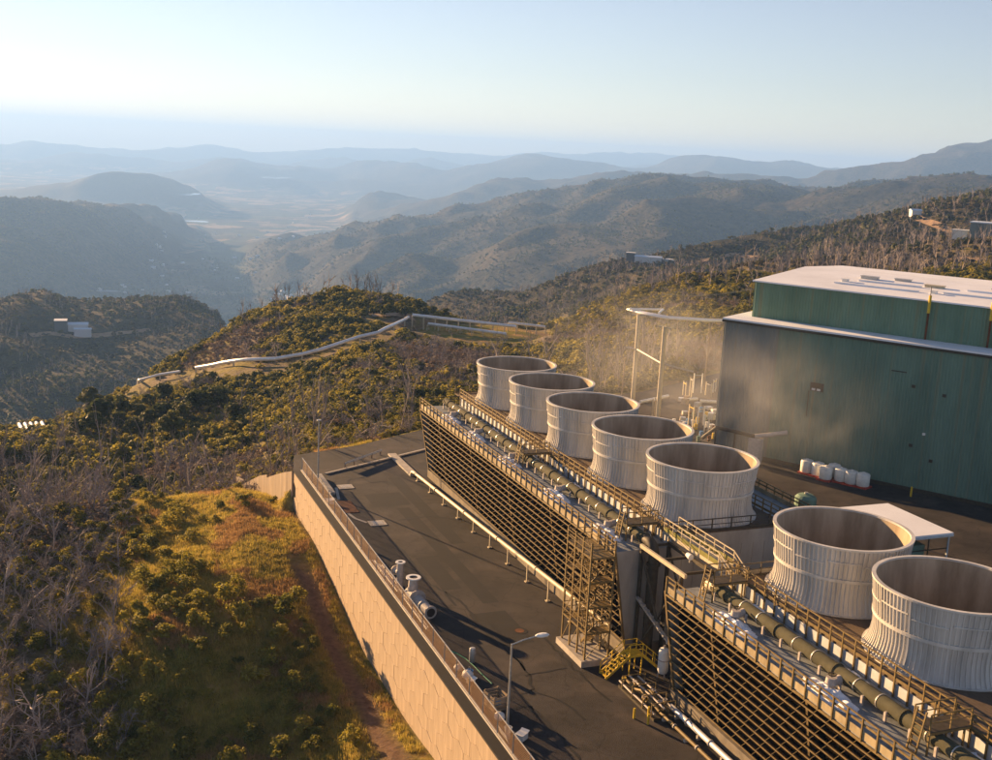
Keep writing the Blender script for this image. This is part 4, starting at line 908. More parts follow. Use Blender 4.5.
gr = thing('guard_rail', 'sunlit steel guard rail at the far edge of the yard', 'guard rail', TU(-9.3, -19.6), math.atan2(*(TU(-14.8, -13) - TU(-9.3, -19.6)).yx))
L = (TU(-14.8, -13) - TU(-9.3, -19.6)).length
MB().add([(0, 0, .5), (L, 0, .5), (L, -.06, .6), (0, -.06, .6), (L, 0, .68), (0, 0, .68), (L, -.06, .78), (0, -.06, .78), (L, 0, .86), (0, 0, .86)], [(0, 1, 2, 3), (3, 2, 4, 5), (5, 4, 6, 7), (7, 6, 8, 9)]).obj('rail', M['galv'], gr)
for k in range(5): MB().box(.2 + k * (L - .4) / 4 - .07, .2 + k * (L - .4) / 4 + .07, .0, .16, 0, .85).obj('post', M['wood'], gr)
mh = thing('manhole_cover', 'round iron manhole cover in the asphalt', 'manhole cover', TU(43.5, -16.6, .001), 0)
MB().lathe([(0, .02), (.42, .02), (.42, .0)], 24).obj('cover', M['rust'], mh); MB().lathe([(.45, .012), (.72, .012), (.72, 0)], 24).obj('frame', M['patch'], mh)
# ------------------------------------------------------------------ turbine building
def cladding(name, c1, c2, streak):
    m = mat(name, c1, 0.7, var=0.22, scale=0.22, col2=c2, stretch=(1.2, 1.2, 0.35), detail=8, spec=0.2)
    n = m.node_tree.nodes; l = m.node_tree.links; b = n['Principled BSDF']; src = b.inputs['Base Color'].links[0].from_socket
    tc = n.new('ShaderNodeTexCoord'); mp = n.new('ShaderNodeMapping'); mp.inputs['Scale'].default_value = (1.6, 1.6, 0.035); l.new(tc.outputs['Object'], mp.inputs[0])
    ns = n.new('ShaderNodeTexNoise'); ns.inputs['Scale'].default_value = 1.0; ns.inputs['Detail'].default_value = 5; l.new(mp.outputs[0], ns.inputs[0])
    rp = n.new('ShaderNodeValToRGB'); rp.color_ramp.elements[0].position = 0.55; rp.color_ramp.elements[1].position = 0.78; l.new(ns.outputs[0], rp.inputs[0])
    mx = n.new('ShaderNodeMixRGB'); mx.inputs[2].default_value = (*streak, 1); l.new(src, mx.inputs[1]); l.new(rp.outputs[0], mx.inputs[0]); l.new(mx.outputs[0], b.inputs['Base Color'])
    return m
M['green_clad'] = cladding('green_cladding', (0.135, 0.225, 0.175), (0.165, 0.26, 0.205), (0.22, 0.21, 0.13))
M['green_clad2'] = cladding('green_cladding_upper', (0.140, 0.235, 0.160), (0.175, 0.27, 0.19), (0.22, 0.21, 0.11))
M['slate_clad'] = cladding('slate_cladding', (0.17, 0.205, 0.20), (0.20, 0.235, 0.225), (0.20, 0.20, 0.16))
M['roof_white'] = mat('white_membrane', (0.74, 0.76, 0.80), 0.6, var=0.10, scale=0.12, detail=8)
bd = thing('turbine_building', 'huge green corrugated metal turbine hall with a stepped white roof', 'building', (32.9, 160.75, 0), R(-35))
def corr(x0, x1, y, z0, z1, m, name, pitch=0.42, dp=0.06, side=False):
    mb = MB(); x = x0; i = 0; vs = []
    while x < x1 - 1e-6:
        for dx, dy in ((0, 0), (pitch * .35, 0), (pitch * .5, -dp), (pitch * .85, -dp)):
            xx = min(x + dx, x1); vs += [((y + dy, xx, z0) if side else (xx, y + dy, z0)), ((y + dy, xx, z1) if side else (xx, y + dy, z1))]
        x += pitch
    n = len(vs) // 2; return mb.add(vs, [(2 * k, 2 * k + 2, 2 * k + 3, 2 * k + 1) for k in range(n - 1)]).obj(name, m, bd)
BL = 78.0
corr(0, 8.3, 0, 0, 19.7, M['slate_clad'], 'wall'); corr(8.3, BL, 0.01, 0, 19.7, M['green_clad'], 'wall')
MB().box(0.0, BL, .25, 50, 0, 19.6).obj('core', M['slate_clad'], bd)
corr(0.3, 50, -.0, 0, 19.7, M['slate_clad'], 'wall', side=True)
MB().box(-.25, BL, -.25, 50, 19.7, 19.95).obj('lower_roof', M['roof_white'], bd)
MB().box(-.28, BL, -.30, -.08, 19.35, 19.69).obj('eave_trim', M['dark_steel'], bd)
UX, UY = 2.2, 4.6
corr(UX, BL, UY, 19.96, 25.3, M['green_clad2'], 'upper_wall'); corr(UY, 44, UX, 19.96, 25.3, M['green_clad2'], 'upper_wall', side=True)
MB().box(UX + .1, BL, UY + .2, 44, 19.96, 25.2).obj('upper_core', M['green_clad2'], bd)
rf = MB(); ys_ = [UY - .3, UY + 6, UY + 14, UY + 21, 44.3]; zr = [25.35, 25.60, 25.92, 26.20, 25.35]
vs = []
for x in (UX - .3, BL):
    for y, z in zip(ys_, zr): vs.append((x, y, z))
    for y, z in zip(ys_, zr): vs.append((x, y, 25.15))
rf.add(vs, [(i, i + 10, i + 11, i + 1) for i in range(4)] + [(0, 1, 2, 3, 4, 9, 8, 7, 6, 5), (0, 5, 15, 10)]).obj('upper_roof', M['roof_white'], bd)
def rz(y): return float(np.interp(y, ys_, zr))
for x, y, sx, sy, h, mm in ((14.5, 19, 2.4, 1.2, .35, 'galv'), (12.6, 13.5, .8, .8, .35, 'white'), (24.5, 17, 2.6, 1.0, .3, 'cream_steel'), (19.0, 20.5, 2.2, 1.0, .25, 'galv'), (26.0, 11, .7, .7, .35, 'white'), (33.0, 20, 2.5, 1.1, .3, 'rust'), (38, 14, 3, 1.4, .4, 'white')):
    v = MB().box(x - sx / 2, x + sx / 2, y - sy / 2, y + sy / 2, rz(y) - .05, rz(y) + h).obj('roof_vent', M[mm], bd); MB().box(x - sx / 2 - .1, x + sx / 2 + .1, y - sy / 2 - .1, y + sy / 2 + .1, rz(y) + h, rz(y) + h + .08).obj('cap', M[mm], v)
for (x0, x1, y) in ((12, 24, 10.5), (14, 23, 15.5), (27, 40, 12.0), (29, 42, 17.0)): MB().bar((x0, y, rz(y) + .10), (x1, y, rz(y) + .10), .5, .26).obj('roof_curb', M['roof_white'], bd)
for x in (27.2, 35.1):
    MB().tube([(x, UY - .35, 20.0), (x, UY - .35, 23.6)], .14, 8).obj('downpipe', M['rust'], bd); MB().tube([(x, UY - .42, 23.6), (x, UY - .42, 26.0)], .20, 8).obj('vent_pipe', M['yellow'], bd); MB().tube([(x, UY - .42, 26.0), (x, UY - .42, 27.2)], .05, 6).obj('mast', M['dark_steel'], bd)  # one downpipe: sunlit top painted in as yellow, shaded lower part as rust
w = MB().box(13.7, 15.6, -.10, .1, 11.35, 12.55).obj('window', M['dark_steel'], bd)
for k in range(2): MB().box(13.95 + k * .75, 14.45 + k * .75, -.13, -.1, 11.45, 11.75).obj('pane', M['white'], w)
MB().tube([(13.6, -.12, 11.3), (13.6, -.12, 7.6)], .06, 6).obj('conduit', M['dark_steel'], bd)
MB().cbox((29.7, -.14, 8.05), .35, .25, .3).obj('wall_lamp', M['white'], bd)
for x, z in ((27.6, 14.2), (31.6, 13.6), (28.2, 6.2), (31.0, 4.6)): MB().cbox((x, -.11, z), .45, .12, .4).obj('vent', M['dark_steel'], bd)
for x0, x1, z in ((24.5, 26.5, 15.9),): MB().bar((x0, -.09, z), (x1, -.09, z), .06, .14).obj('patch_strip', M['dark_steel'], bd)
MB().box(8, BL, -.35, -.12, 0, .5).obj('plinth', M['dark_steel'], bd)
# duct and pipe at the building's foot
dp = thing('service_duct', 'dark bent pipe and duct at the left foot of the green building', 'duct', (32.9, 160.75, 0), R(-35))
MB().tube([(-.5, -3.0, 2.2), (1.5, -3.0, 4.2), (7.5, -3.0, 4.0)], .28, 10).obj('pipe', M['dark_steel'], dp)
MB().tube([(7.5, -3.0, 4.0), (9, -2.0, 4.3), (11.2, -.4, 4.8)], .32, 10).obj('elbow', M['grey_pipe'], dp)
MB().box(6.9, 8.6, -3.7, -2.3, 0, 3.75).obj('duct_box', M['grey_pipe'], dp)
for x in (1.5, 4.5): MB().box(x - .1, x + .1, -3.1, -2.9, 0, 4.0).obj('post', M['dark_steel'], dp)

def BW(x, y, z=0): 
    c, s = math.cos(R(-35)), math.sin(R(-35)); return Vector((32.9 + x * c - y * s, 160.75 + x * s + y * c, z))
# white totes
M['red'] = mat('red_base', (0.35, 0.05, 0.03), 0.7)
M['tote'] = mat('white_tote', (0.70, 0.70, 0.66), 0.5, var=0.1, obj_rand=0.08)
def tote_meshes():
    b = MB().lathe([(0, .22), (.80, .22), (.88, .32), (.88, 1.75), (.80, 1.9), (.35, 1.98), (0, 2.0)], 20).mesh('tank', M['tote']); smooth_by_angle(b, 40)
    return b, MB().box(-.95, .95, -.95, .95, 0, .22).mesh('base', M['red']), MB().lathe([(0, 2.0), (.2, 1.97), (.2, 2.1), (0, 2.12)], 12).mesh('cap', M['white'])
tm = tote_meshes(); TL = ['leftmost white chemical tote on a red base against the green wall', 'second white tote from the left against the green wall', 'third white tote, set forward in the middle of the row', 'fourth white tote in the row against the green wall', 'fifth white tote in the row, standing behind the front ones', 'second white tote from the right end of the row', 'rightmost white tote in the row against the green wall']
for k, (x, y) in enumerate(((15.2, -2.2), (16.9, -2.5), (18.4, -3.6), (18.9, -1.6), (20.3, -3.0), (21.8, -3.2), (23.4, -3.2))):
    t = thing('chemical_tote', TL[k], 'tote', BW(x, y), R(-35) + rnd.uniform(-.2, .2), 'white totes along the building')
    for nme, me in zip(('tank', 'base', 'cap'), tm): link(nme, me, t)
bo = thing('bollard', 'yellow bollard standing against the base of the green building', 'bollard', BW(29.7, -2.8), 0); MB().tube([(0, 0, 0), (0, 0, 1.3)], .13, 10).obj('post', M['yellow'], bo); MB().lathe([(0, .08), (.08, .06), (.13, 0)], 10, (0, 0, 1.3)).obj('cap', M['yellow'], bo)
# shelter with flat roof
sh = thing('flat_roof_shelter', 'open sided shelter with a flat white roof behind the near stacks', 'shelter', TU(30.6, 24.8, 0), ROT)
MB().box(-.1, 10.3, -.1, 10.5, 3.85, 4.05).obj('roof', M['roof_white'], sh); MB().box(-.14, 10.34, -.14, 10.54, 3.62, 3.84).obj('fascia', M['deck_wall'], sh)
for x in (.2, 5.1, 10.0):
    for y in (.2, 10.2): MB().box(x - .08, x + .08, y - .08, y + .08, 0, 3.62).obj('post', M['deck_wall'], sh)
MB().bar((10.0, .2, 2.2), (10.0, 10.2, 2.2), .1).bar((10, 7.5, .1), (10, 7.5, 3.6), .1).obj('rail', M['dark_steel'], sh); MB().box(2, 9, 3, 8, 0, 2.4).obj('equipment', M['green_clad'], sh)
tk = thing('small_tank', 'low dark round tank on the asphalt beyond the near stacks', 'tank', at_z(805, 505, 0), 0)
MB().lathe([(0, 1.5), (1.0, 1.35), (1.35, 1.0), (1.35, 0)], 20).obj('shell', M['green_clad'], tk); MB().lathe([(0, 1.5), (.25, 1.5), (.25, 1.7), (0, 1.7)], 10).obj('hatch', M['galv'], tk)

# ------------------------------------------------------------------ pipe trestle behind the stacks
tr = thing('pipe_trestle', 'pipe bridge on two tall steel poles beside the green building', 'pipe trestle', (24.4, 192.4, 0), 0)
O = Vector((24.4, 192.4, 0))
P1, P2 = Vector((0, 0, 0)), Vector((2.7, -13.0, 0))
for p in (P1, P2): MB().tube([p, p + Vector((0, 0, 15.4))], .38, 12).obj('pole', M['cream_steel'], tr)
for dy in (-.55, 0.0, .55):
    pts = [at_z(629, 309, 15.6), at_z(641, 312.5, 15.6), at_z(667, 317.5, 15.6), at_z(690, 319, 15.5), at_z(712, 320.5, 15.5), at_z(735, 320.5, 15.6)]
    m = MB().tube([q - O + Vector((dy * .6, dy, 0)) for q in pts], .21, 10).mesh('pipe', M['silver_pipe']); smooth_by_angle(m, 60); link('pipe', m, tr)
MB().tube([at_z(629, 309, 15.9) - O, at_z(663, 309.5, 15.9) - O], .2, 10).obj('pipe', M['silver_pipe'], tr); MB().tube([at_z(663, 309.5, 15.9) - O, at_z(659, 313, 15.9) - O], .2, 10).obj('pipe', M['silver_pipe'], tr)
MB().bar(P1 + Vector((-1, 1, 15.25)), P1 + Vector((1, -1, 15.25)), .25).bar(P2 + Vector((-1, 1, 15.25)), P2 + Vector((1, -1, 15.25)), .25).obj('cross_arm', M['cream_steel'], tr)
MB().tube([P1 + Vector((-1.8, 1, 9.3)), P1 + Vector((0, 0, 9.2)), P2 + Vector((0, 0, 9.2)), P2 + Vector((5.2, -.5, 8.2))], .16, 8).obj('mid_pipe', M['grey_pipe'], tr)
def hit(px, py, d0=60, d1=60000):
    """where the line of sight meets the terrain"""
    ds = np.exp(np.linspace(math.log(d0), math.log(d1), 4000)); r = ray(px, py); k = ds / math.hypot(r[0], r[1])
    z = CAM_Z + r[2] * k; hgt = Hgt(r[0] * k, r[1] * k); b = np.nonzero(z <= hgt)[0]
    i = b[0] if len(b) else len(ds) - 1
    return Vector((r[0] * k[i], r[1] * k[i], max(float(hgt[i]), 0 if ds[i] < 150 else -9e9)))
def ground(v): return float(Hgt([v.x], [v.y])[0])
# bare utility poles
def upole(px, py, h, lab, arm=True, lean=0.0):
    p = hit(px, py); p.z = ground(p)
    u = thing('utility_pole', lab, 'utility pole', p, R(-35) , 'wooden utility poles')
    MB().tube([(0, 0, -.4), (lean, 0, h)], [.17, .11], 8).obj('pole', M['wood'], u)
    if arm: MB().bar((lean - 1.2, 0, h - .6), (lean + 1.2, 0, h - .6), .12).obj('cross_arm', M['wood'], u)
    return p + Vector((0, 0, h - .5))
pa = upole(660, 322, 9, 'wooden utility pole left of the green building beyond the trestle'); pb = upole(749, 312, 7.5, 'wooden utility pole just left of the upper roof corner')
pcx = upole(686, 340, 7, 'bare weathered pole between the trestle and the building', False); upole(703, 392, 12, 'tall bare pole beside the left edge of the green building', False, .4); upole(622, 396, 7, 'thin bare pole left of the pipe trestle', False)
upole(677, 352, 9, 'leaning bare pole behind the pipe trestle', False, -.6)
wr = MB()
for dy in (-.9, .9): wr.tube([pa.lerp(pb, i / 8) + Vector((0, dy, -1.1 * math.sin(math.pi * i / 8))) for i in range(9)], .045, 4)
tag(wr.obj('power_line', M['cream_steel']), 'pair of sagging power lines between two wooden poles', 'power line')
# stored material beyond the far stacks
def mk(lab, name, cat, grp, fn, pts):
    for k, (x, y) in enumerate(pts):
        o = thing(name, lab, cat, (x, y, 0), rnd.uniform(0, 6), grp); fn(o, k)
def drum(o, k):
    MB().lathe([(0, 0), (.3, 0), (.3, .9), (0, .9)], 12).obj('body', [M['blue'], M['yellow'], M['rust'], M['white'], M['green_clad']][k % 5], o); MB().lathe([(.29, .3), (.33, .3), (.33, .36), (.29, .36)], 12).obj('hoop', M['galv'], o)
def pallet(o, k):
    h = .15
    for j in range(5): MB().box(-.6, .6, -.6 + j * .25, -.48 + j * .25, .1, .15).obj('slat', M['wood'], o)
    for y in (-.5, .5): MB().box(-.6, .6, y - .05, y + .05, 0, .1).obj('bearer', M['wood'], o)
    MB().box(-.5, .5, -.45, .45, .15, rnd.uniform(.5, 1.3)).obj('load', [M['white'], M['galv'], M['wood'], M['silver_pipe']][k % 4], o)
def rack(o, k):
    h = rnd.uniform(2.2, 4.5)
    for x in (-.8, .8): MB().box(x - .08, x + .08, -.08, .08, 0, h).obj('post', M['white' if k % 2 else 'cream_steel'], o)
    MB().bar((-.9, 0, h - .4), (.9, 0, h - .4), .12).obj('bar', M['yellow' if k % 3 == 0 else 'galv'], o)
yx = lambda px, py: tuple(at_z(px, py, 0)[:2])
mk('drum stored on the yard between the far stacks and the green building', 'steel_drum', 'drum', 'drums in the storage yard', drum, [yx(rnd.uniform(672, 714), rnd.uniform(412, 442)) for _ in range(22)])
mk('loaded pallet in the storage yard left of the green building', 'loaded_pallet', 'pallet', 'pallets in the storage yard', pallet, [yx(rnd.uniform(668, 716), rnd.uniform(398, 436)) for _ in range(14)])
mk('upright pipe rack in the storage yard left of the green building', 'pipe_rack', 'rack', 'racks in the storage yard', rack, [yx(684, 396), yx(697, 393), yx(708, 396), yx(714, 392), yx(690, 400), yx(700, 426), yx(690, 430), yx(706, 432), yx(653, 416)])
for k, (a, b) in enumerate((((640, 404), (668, 398)), ((700, 403), (716, 404)), ((682, 402), (697, 401)))):
    o = thing('stored_pipe', ['long pale pipe on the ground behind the pipe trestle', 'pale pipe length next to the building corner in the storage yard', 'short silver pipe among the stored racks'][k], 'pipe', at_z(*a, 0), 0)
    d = at_z(*b, 0) - at_z(*a, 0); MB().tube([(0, 0, .35), d + Vector((0, 0, .35))], .3, 10).obj('pipe', M['silver_pipe'], o); MB().box(-.2, .2, -.4, .4, 0, .1).obj('block', M['wood'], o)

# ------------------------------------------------------------------ pipelines on the ridge
CLEAR = []
def pipeline(name, lab, pxs, lift, r, every, names=('pipe', 'support')):
    P = [hit(a, b, 200, 900) for a, b in pxs]; Q = []
    for i in range(len(P) - 1):
        n = max(1, int((P[i + 1] - P[i]).length / 6))
        for j in range(n):
            q = P[i].lerp(P[i + 1], j / n); q.z = ground(q) + lift; Q.append(q)
    P[-1].z = ground(P[-1]) + lift; Q.append(P[-1])
    for _ in range(3):
        z = [q.z for q in Q]
        for i in range(1, len(Q) - 1): Q[i].z = max((z[i - 1] + 2 * z[i] + z[i + 1]) / 4, ground(Q[i]) + .5)
    CLEAR.extend((q.x, q.y) for q in Q)
    th = thing(name, lab, 'pipeline', Q[0], 0); m = MB().tube([q - Q[0] for q in Q], r, 10).mesh('pipe', M['silver_pipe']); smooth_by_angle(m, 60); link('pipe', m, th)
    for q in Q[::every]: g = ground(q); MB().box(q.x - Q[0].x - .2, q.x - Q[0].x + .2, q.y - Q[0].y - .2, q.y - Q[0].y + .2, g - Q[0].z - .5, q.z - Q[0].z - r * .8).obj('support', M['cream_steel'], th)
    return Q
pipeline('ridge_pipeline', 'long white pipeline zigzagging up the hillside to the round pad', [(196, 374), (212, 371), (245, 367), (275, 365), (302, 361), (322, 355), (341, 348), (360, 343), (378, 338), (394, 330), (408, 323)], 2.0, .55, 3)
pipeline('ridge_pipeline', 'short faded pipeline on the left shoulder of the hillside', [(120, 392), (140, 388), (160, 381), (180, 377)], 1.8, .4, 3)
def trestle_line(lab, pa_, pb_, ha, hb, n, r, sag=0):
    a, b = hit(*pa_, 250, 700), hit(*pb_, 250, 700); a.z = ground(a) + ha; b.z = ground(b) + hb
    th = thing('elevated_pipeline', lab, 'pipeline', (a.x, a.y, ground(a)), 0); O_ = Vector(th.location)
    m = MB().tube([a.lerp(b, i / 20) - O_ for i in range(21)], r, 10).mesh('pipe', M['silver_pipe']); smooth_by_angle(m, 60); link('pipe', m, th)
    CLEAR.extend(tuple(a.lerp(b, i / 20)[:2]) for i in range(21))
    for i in range(n + 1):
        q = a.lerp(b, i / n); g = ground(q); d = Vector(((b - a).y, -(b - a).x, 0)).normalized() * .8
        MB().bar(q - O_ + d - Vector((0, 0, r)), Vector((q.x, q.y, g - .3)) - O_ + d, .28).bar(q - O_ - d - Vector((0, 0, r)), Vector((q.x, q.y, g - .3)) - O_ - d, .28).bar(q - O_ + d * 1.3 - Vector((0, 0, r)), q - O_ - d * 1.3 - Vector((0, 0, r)), .3).obj('bent', M['cream_steel'], th)
trestle_line('upper silver pipeline on trestle legs across the round grassy pad', (412, 327), (516, 334), 4.2, 2.6, 9, .55)
trestle_line('lower silver pipeline crossing the round grassy pad', (428, 330), (506, 338), 2.2, 1.4, 7, .5)
trestle_line('silver pipeline leaving the round pad to the right', (508, 331), (545, 333), 3.0, 2.2, 4, .45)

# ------------------------------------------------------------------ distant buildings
M['far_white'] = mat('pale_wall', (0.62, 0.62, 0.62), 0.6, var=0.1); M['far_dark'] = mat('dark_wall', (0.10, 0.11, 0.12), 0.8, var=0.2); M['far_roof'] = mat('pale_blue_roof', (0.55, 0.62, 0.70), 0.5, var=0.1)
def hall(par, x, y, w, d, h, mw, mr, gable=0.0):
    MB().box(x - w / 2, x + w / 2, y - d / 2, y + d / 2, -6, h).obj('wall', mw, par)
    if gable: MB().add([(x - w / 2 - .5, y - d / 2 - .5, h), (x + w / 2 + .5, y - d / 2 - .5, h), (x + w / 2 + .5, y, h + gable), (x - w / 2 - .5, y, h + gable), (x + w / 2 + .5, y + d / 2 + .5, h), (x - w / 2 - .5, y + d / 2 + .5, h)], [(0, 1, 2, 3), (3, 2, 4, 5), (0, 3, 5), (1, 4, 2)]).obj('roof', mr, par)
    else: MB().box(x - w / 2 - .4, x + w / 2 + .4, y - d / 2 - .4, y + d / 2 + .4, h, h + .5).obj('roof', mr, par)
def far_thing(name, lab, px, py, rz_=0.0, d0=500, cat='building', group=None):
    p = hit(px, py, d0); return thing(name, lab, cat, p, rz_, group)
f1 = far_thing('power_house', 'small power house with pale roofs on the ridge at the left', 72, 331, R(20), 800)
f1.scale = (.72,) * 3; hall(f1, -14, 0, 16, 18, 15, M['far_dark'], M['far_white']); hall(f1, 8, 4, 26, 16, 9, M['far_white'], M['far_roof'], 2.5); hall(f1, 14, -14, 22, 9, 5, M['far_white'], M['far_roof'], 1.5)
f2 = far_thing('hill_station', 'pale low plant buildings on the ridge in the middle distance', 648, 262, R(-10), 600)
f2.scale = (.8,) * 3; hall(f2, 0, 0, 30, 14, 6, M['far_white'], M['far_roof'], 1.5); hall(f2, 24, 6, 16, 12, 4, M['far_white'], M['far_white']); hall(f2, -20, 2, 10, 8, 9, M['far_dark'], M['far_white'])
f3 = far_thing('hill_hall', 'blue grey metal hall at the right edge on the ridge', 986, 240, R(-30), 400)
hall(f3, 2, 0, 18, 14, 8, M['slate_clad'], M['far_roof']); hall(f3, -12, 2, 7, 7, 3.5, M['far_white'], M['far_white'])
f4 = far_thing('pipe_yard', 'row of pale pipes stored on the slope at the left edge', 34, 433, R(30), 150, 'pipes')
for k in range(5): MB().tube([(k * 1.3 - 2.6, -7, .6), (k * 1.3 - 2.6, 6, 1.0)], .45, 8).obj('pipe', M['silver_pipe'], f4)
f5 = far_thing('ridge_shed', 'small shed at the bend of the dirt road on the right ridge', 915, 216, 0, 500); hall(f5, 0, 0, 7, 6, 4, M['far_white'], M['far_roof'], 1.2)
rs_ = random.Random(5); n_h = 0
for k in range(60):
    px, py = rs_.choice(((rs_.uniform(100, 190), rs_.uniform(285, 302)), (rs_.uniform(150, 260), rs_.uniform(232, 282)), (rs_.uniform(190, 320), rs_.uniform(214, 240)), (rs_.uniform(270, 310), rs_.uniform(292, 302))))
    p = hit(px, py, 1500)
    if p.length < 2000 or p.z > -425: continue
    s = rs_.uniform(.5, 1.0) * (1 + p.length / 9000); o = thing('valley_house', 'tiny pale house among the trees of the valley floor', 'house', p, rs_.uniform(0, 3), 'houses on the valley floor')
    hall(o, 0, 0, 14 * s, 9 * s, 4 * s, M['far_white'], M['far_roof'] if k % 2 else M['far_white'], 2.2 * s)
M['water'] = mat('pond_water', (0.35, 0.40, 0.45), 0.12, var=0.05, spec=0.9)
for k, (px, py, a, b) in enumerate(((190, 200, 70, 230), (275, 182, 190, 420), (108, 296, 45, 22), (197, 234, 75, 60), (60, 176, 160, 420))):
    p = hit(px, py, 1500); rs2 = random.Random(k); n = 28
    mb = MB(); vs = [(a * math.cos(i * 6.283 / n) * rs2.uniform(.75, 1.15), b * math.sin(i * 6.283 / n) * rs2.uniform(.75, 1.15), 0) for i in range(n)]
    hz = max(Hgt([p.x + v[0]], [p.y + v[1]])[0] for v in vs)
    o = mb.add(vs, [tuple(range(n))]).obj('pond', M['water'], kind='structure'); o.location = (p.x, p.y, hz + 1.5)

# dirt tracks on the ridges
M['track'] = mat('bare_earth', (0.30, 0.20, 0.12), 0.95, var=0.25, scale=0.3)
def track(pxs, w, d0):
    P = [hit(a, b, d0, 9000) for a, b in pxs]; Q = []
    for i in range(len(P) - 1):
        n = max(2, int((P[i + 1] - P[i]).length / 8))
        Q += [P[i].lerp(P[i + 1], j / n) for j in range(n)]
    Q.append(P[-1]); vs = []
    for i, q in enumerate(Q):
        d = (Q[min(i + 1, len(Q) - 1)] - Q[max(i - 1, 0)]); d.z = 0; d.normalize(); nn = Vector((-d.y, d.x, 0)) * w / 2
        for s_ in (1, -1): a = q + nn * s_; vs.append((a.x, a.y, ground(a) + .6))
        if d0 < 900: CLEAR.append((q.x, q.y))
    MB().add(vs, [(2 * i, 2 * i + 1, 2 * i + 3, 2 * i + 2) for i in range(len(Q) - 1)]).obj('dirt_road', M['track'], kind='structure')
track([(905, 216), (918, 219), (932, 224), (946, 230), (960, 236), (975, 238)], 7, 600); track([(672, 268), (690, 265), (712, 259), (735, 254), (760, 257)], 7, 500); track([(930, 266), (950, 262), (965, 258), (985, 262)], 5, 350)
track([(30, 336), (50, 334), (70, 337), (95, 336), (125, 333), (150, 330)], 9, 900); track([(372, 317), (390, 316), (404, 317), (414, 320)], 4, 250)
# ------------------------------------------------------------------ vegetation
def foliage_mat(name, c0, c1, trans=0.35, rand=0.35):
    m = bpy.data.materials.new(name); m.use_nodes = True; n = m.node_tree.nodes; l = m.node_tree.links
    b = n['Principled BSDF']; b.inputs['Roughness'].default_value = 0.7; b.inputs['Specular IOR Level'].default_value = 0.15
    oi = n.new('ShaderNodeObjectInfo'); geo = n.new('ShaderNodeNewGeometry'); nz = n.new('ShaderNodeTexNoise'); nz.inputs['Scale'].default_value = 1.3; nz.inputs['Detail'].default_value = 3
    l.new(geo.outputs['Position'], nz.inputs[0])
    ad = n.new('ShaderNodeMath'); ad.operation = 'ADD'; l.new(oi.outputs['Random'], ad.inputs[0]); l.new(nz.outputs[0], ad.inputs[1])
    ml = n.new('ShaderNodeMath'); ml.operation = 'MULTIPLY'; ml.inputs[1].default_value = 0.62; l.new(ad.outputs[0], ml.inputs[0])
    rp = n.new('ShaderNodeValToRGB'); e = rp.color_ramp.elements; e[0].position = 0.2; e[1].position = 0.8; e[0].color = (*c0, 1); e[1].color = (*c1, 1); l.new(ml.outputs[0], rp.inputs[0])
    l.new(rp.outputs[0], b.inputs['Base Color'])
    tr = n.new('ShaderNodeBsdfTranslucent'); l.new(rp.outputs[0], tr.inputs[0]); mx = n.new('ShaderNodeMixShader'); mx.inputs[0].default_value = trans
    l.new(b.outputs[0], mx.inputs[1]); l.new(tr.outputs[0], mx.inputs[2]); l.new(mx.outputs[0], n['Material Output'].inputs[0])
    return m
M['leaf'] = foliage_mat('shrub_leaves', (0.075, 0.088, 0.018), (0.29, 0.245, 0.04), 0.45)
M['leaf_dark'] = foliage_mat('tree_leaves', (0.035, 0.048, 0.014), (0.095, 0.098, 0.024))
M['dry_grass'] = foliage_mat('dry_grass_blades', (0.24, 0.14, 0.06), (0.46, 0.29, 0.12), 0.35)
M['leaf_far'] = foliage_mat('far_brush_leaves', (0.034, 0.036, 0.015), (0.095, 0.080, 0.034))
M['grass'] = foliage_mat('grass_blades', (0.20, 0.20, 0.03), (0.48, 0.36, 0.09), 0.45)
M['dry'] = foliage_mat('dry_brush', (0.12, 0.088, 0.06), (0.25, 0.18, 0.125), 0.25)
M['dead'] = mat('bleached_dead_wood', (0.25, 0.215, 0.20), 0.9, var=0.35, scale=0.8, obj_rand=0.3)
M['bark'] = mat('bark', (0.075, 0.055, 0.04), 0.95, var=0.3, scale=4)
def quads_mesh(name, cen, nrm, size, mt, rs, tri=False):
    n = len(cen); a = rs.normal(size=(n, 3)); t = np.cross(nrm, a); t /= np.linalg.norm(t, axis=1)[:, None] + 1e-9; b = np.cross(nrm, t)
    s = size[:, None]; asp = rs.uniform(.55, 1.0, (n, 1))
    v = np.stack([cen - t * s - b * s * asp * .35, cen + t * s * .1 - b * s * asp, cen + t * s + b * s * asp * .3, cen - t * s * .1 + b * s * asp], 1).reshape(-1, 3)
    me = bpy.data.meshes.new(name); me.vertices.add(n * 4); me.vertices.foreach_set('co', v.ravel()); me.loops.add(n * 4); me.loops.foreach_set('vertex_index', np.arange(n * 4, dtype=np.int32))
    me.polygons.add(n); me.polygons.foreach_set('loop_start', np.arange(n, dtype=np.int32) * 4); me.polygons.foreach_set('loop_total', np.full(n, 4, np.int32)); me.update(); me.materials.append(mt); return me
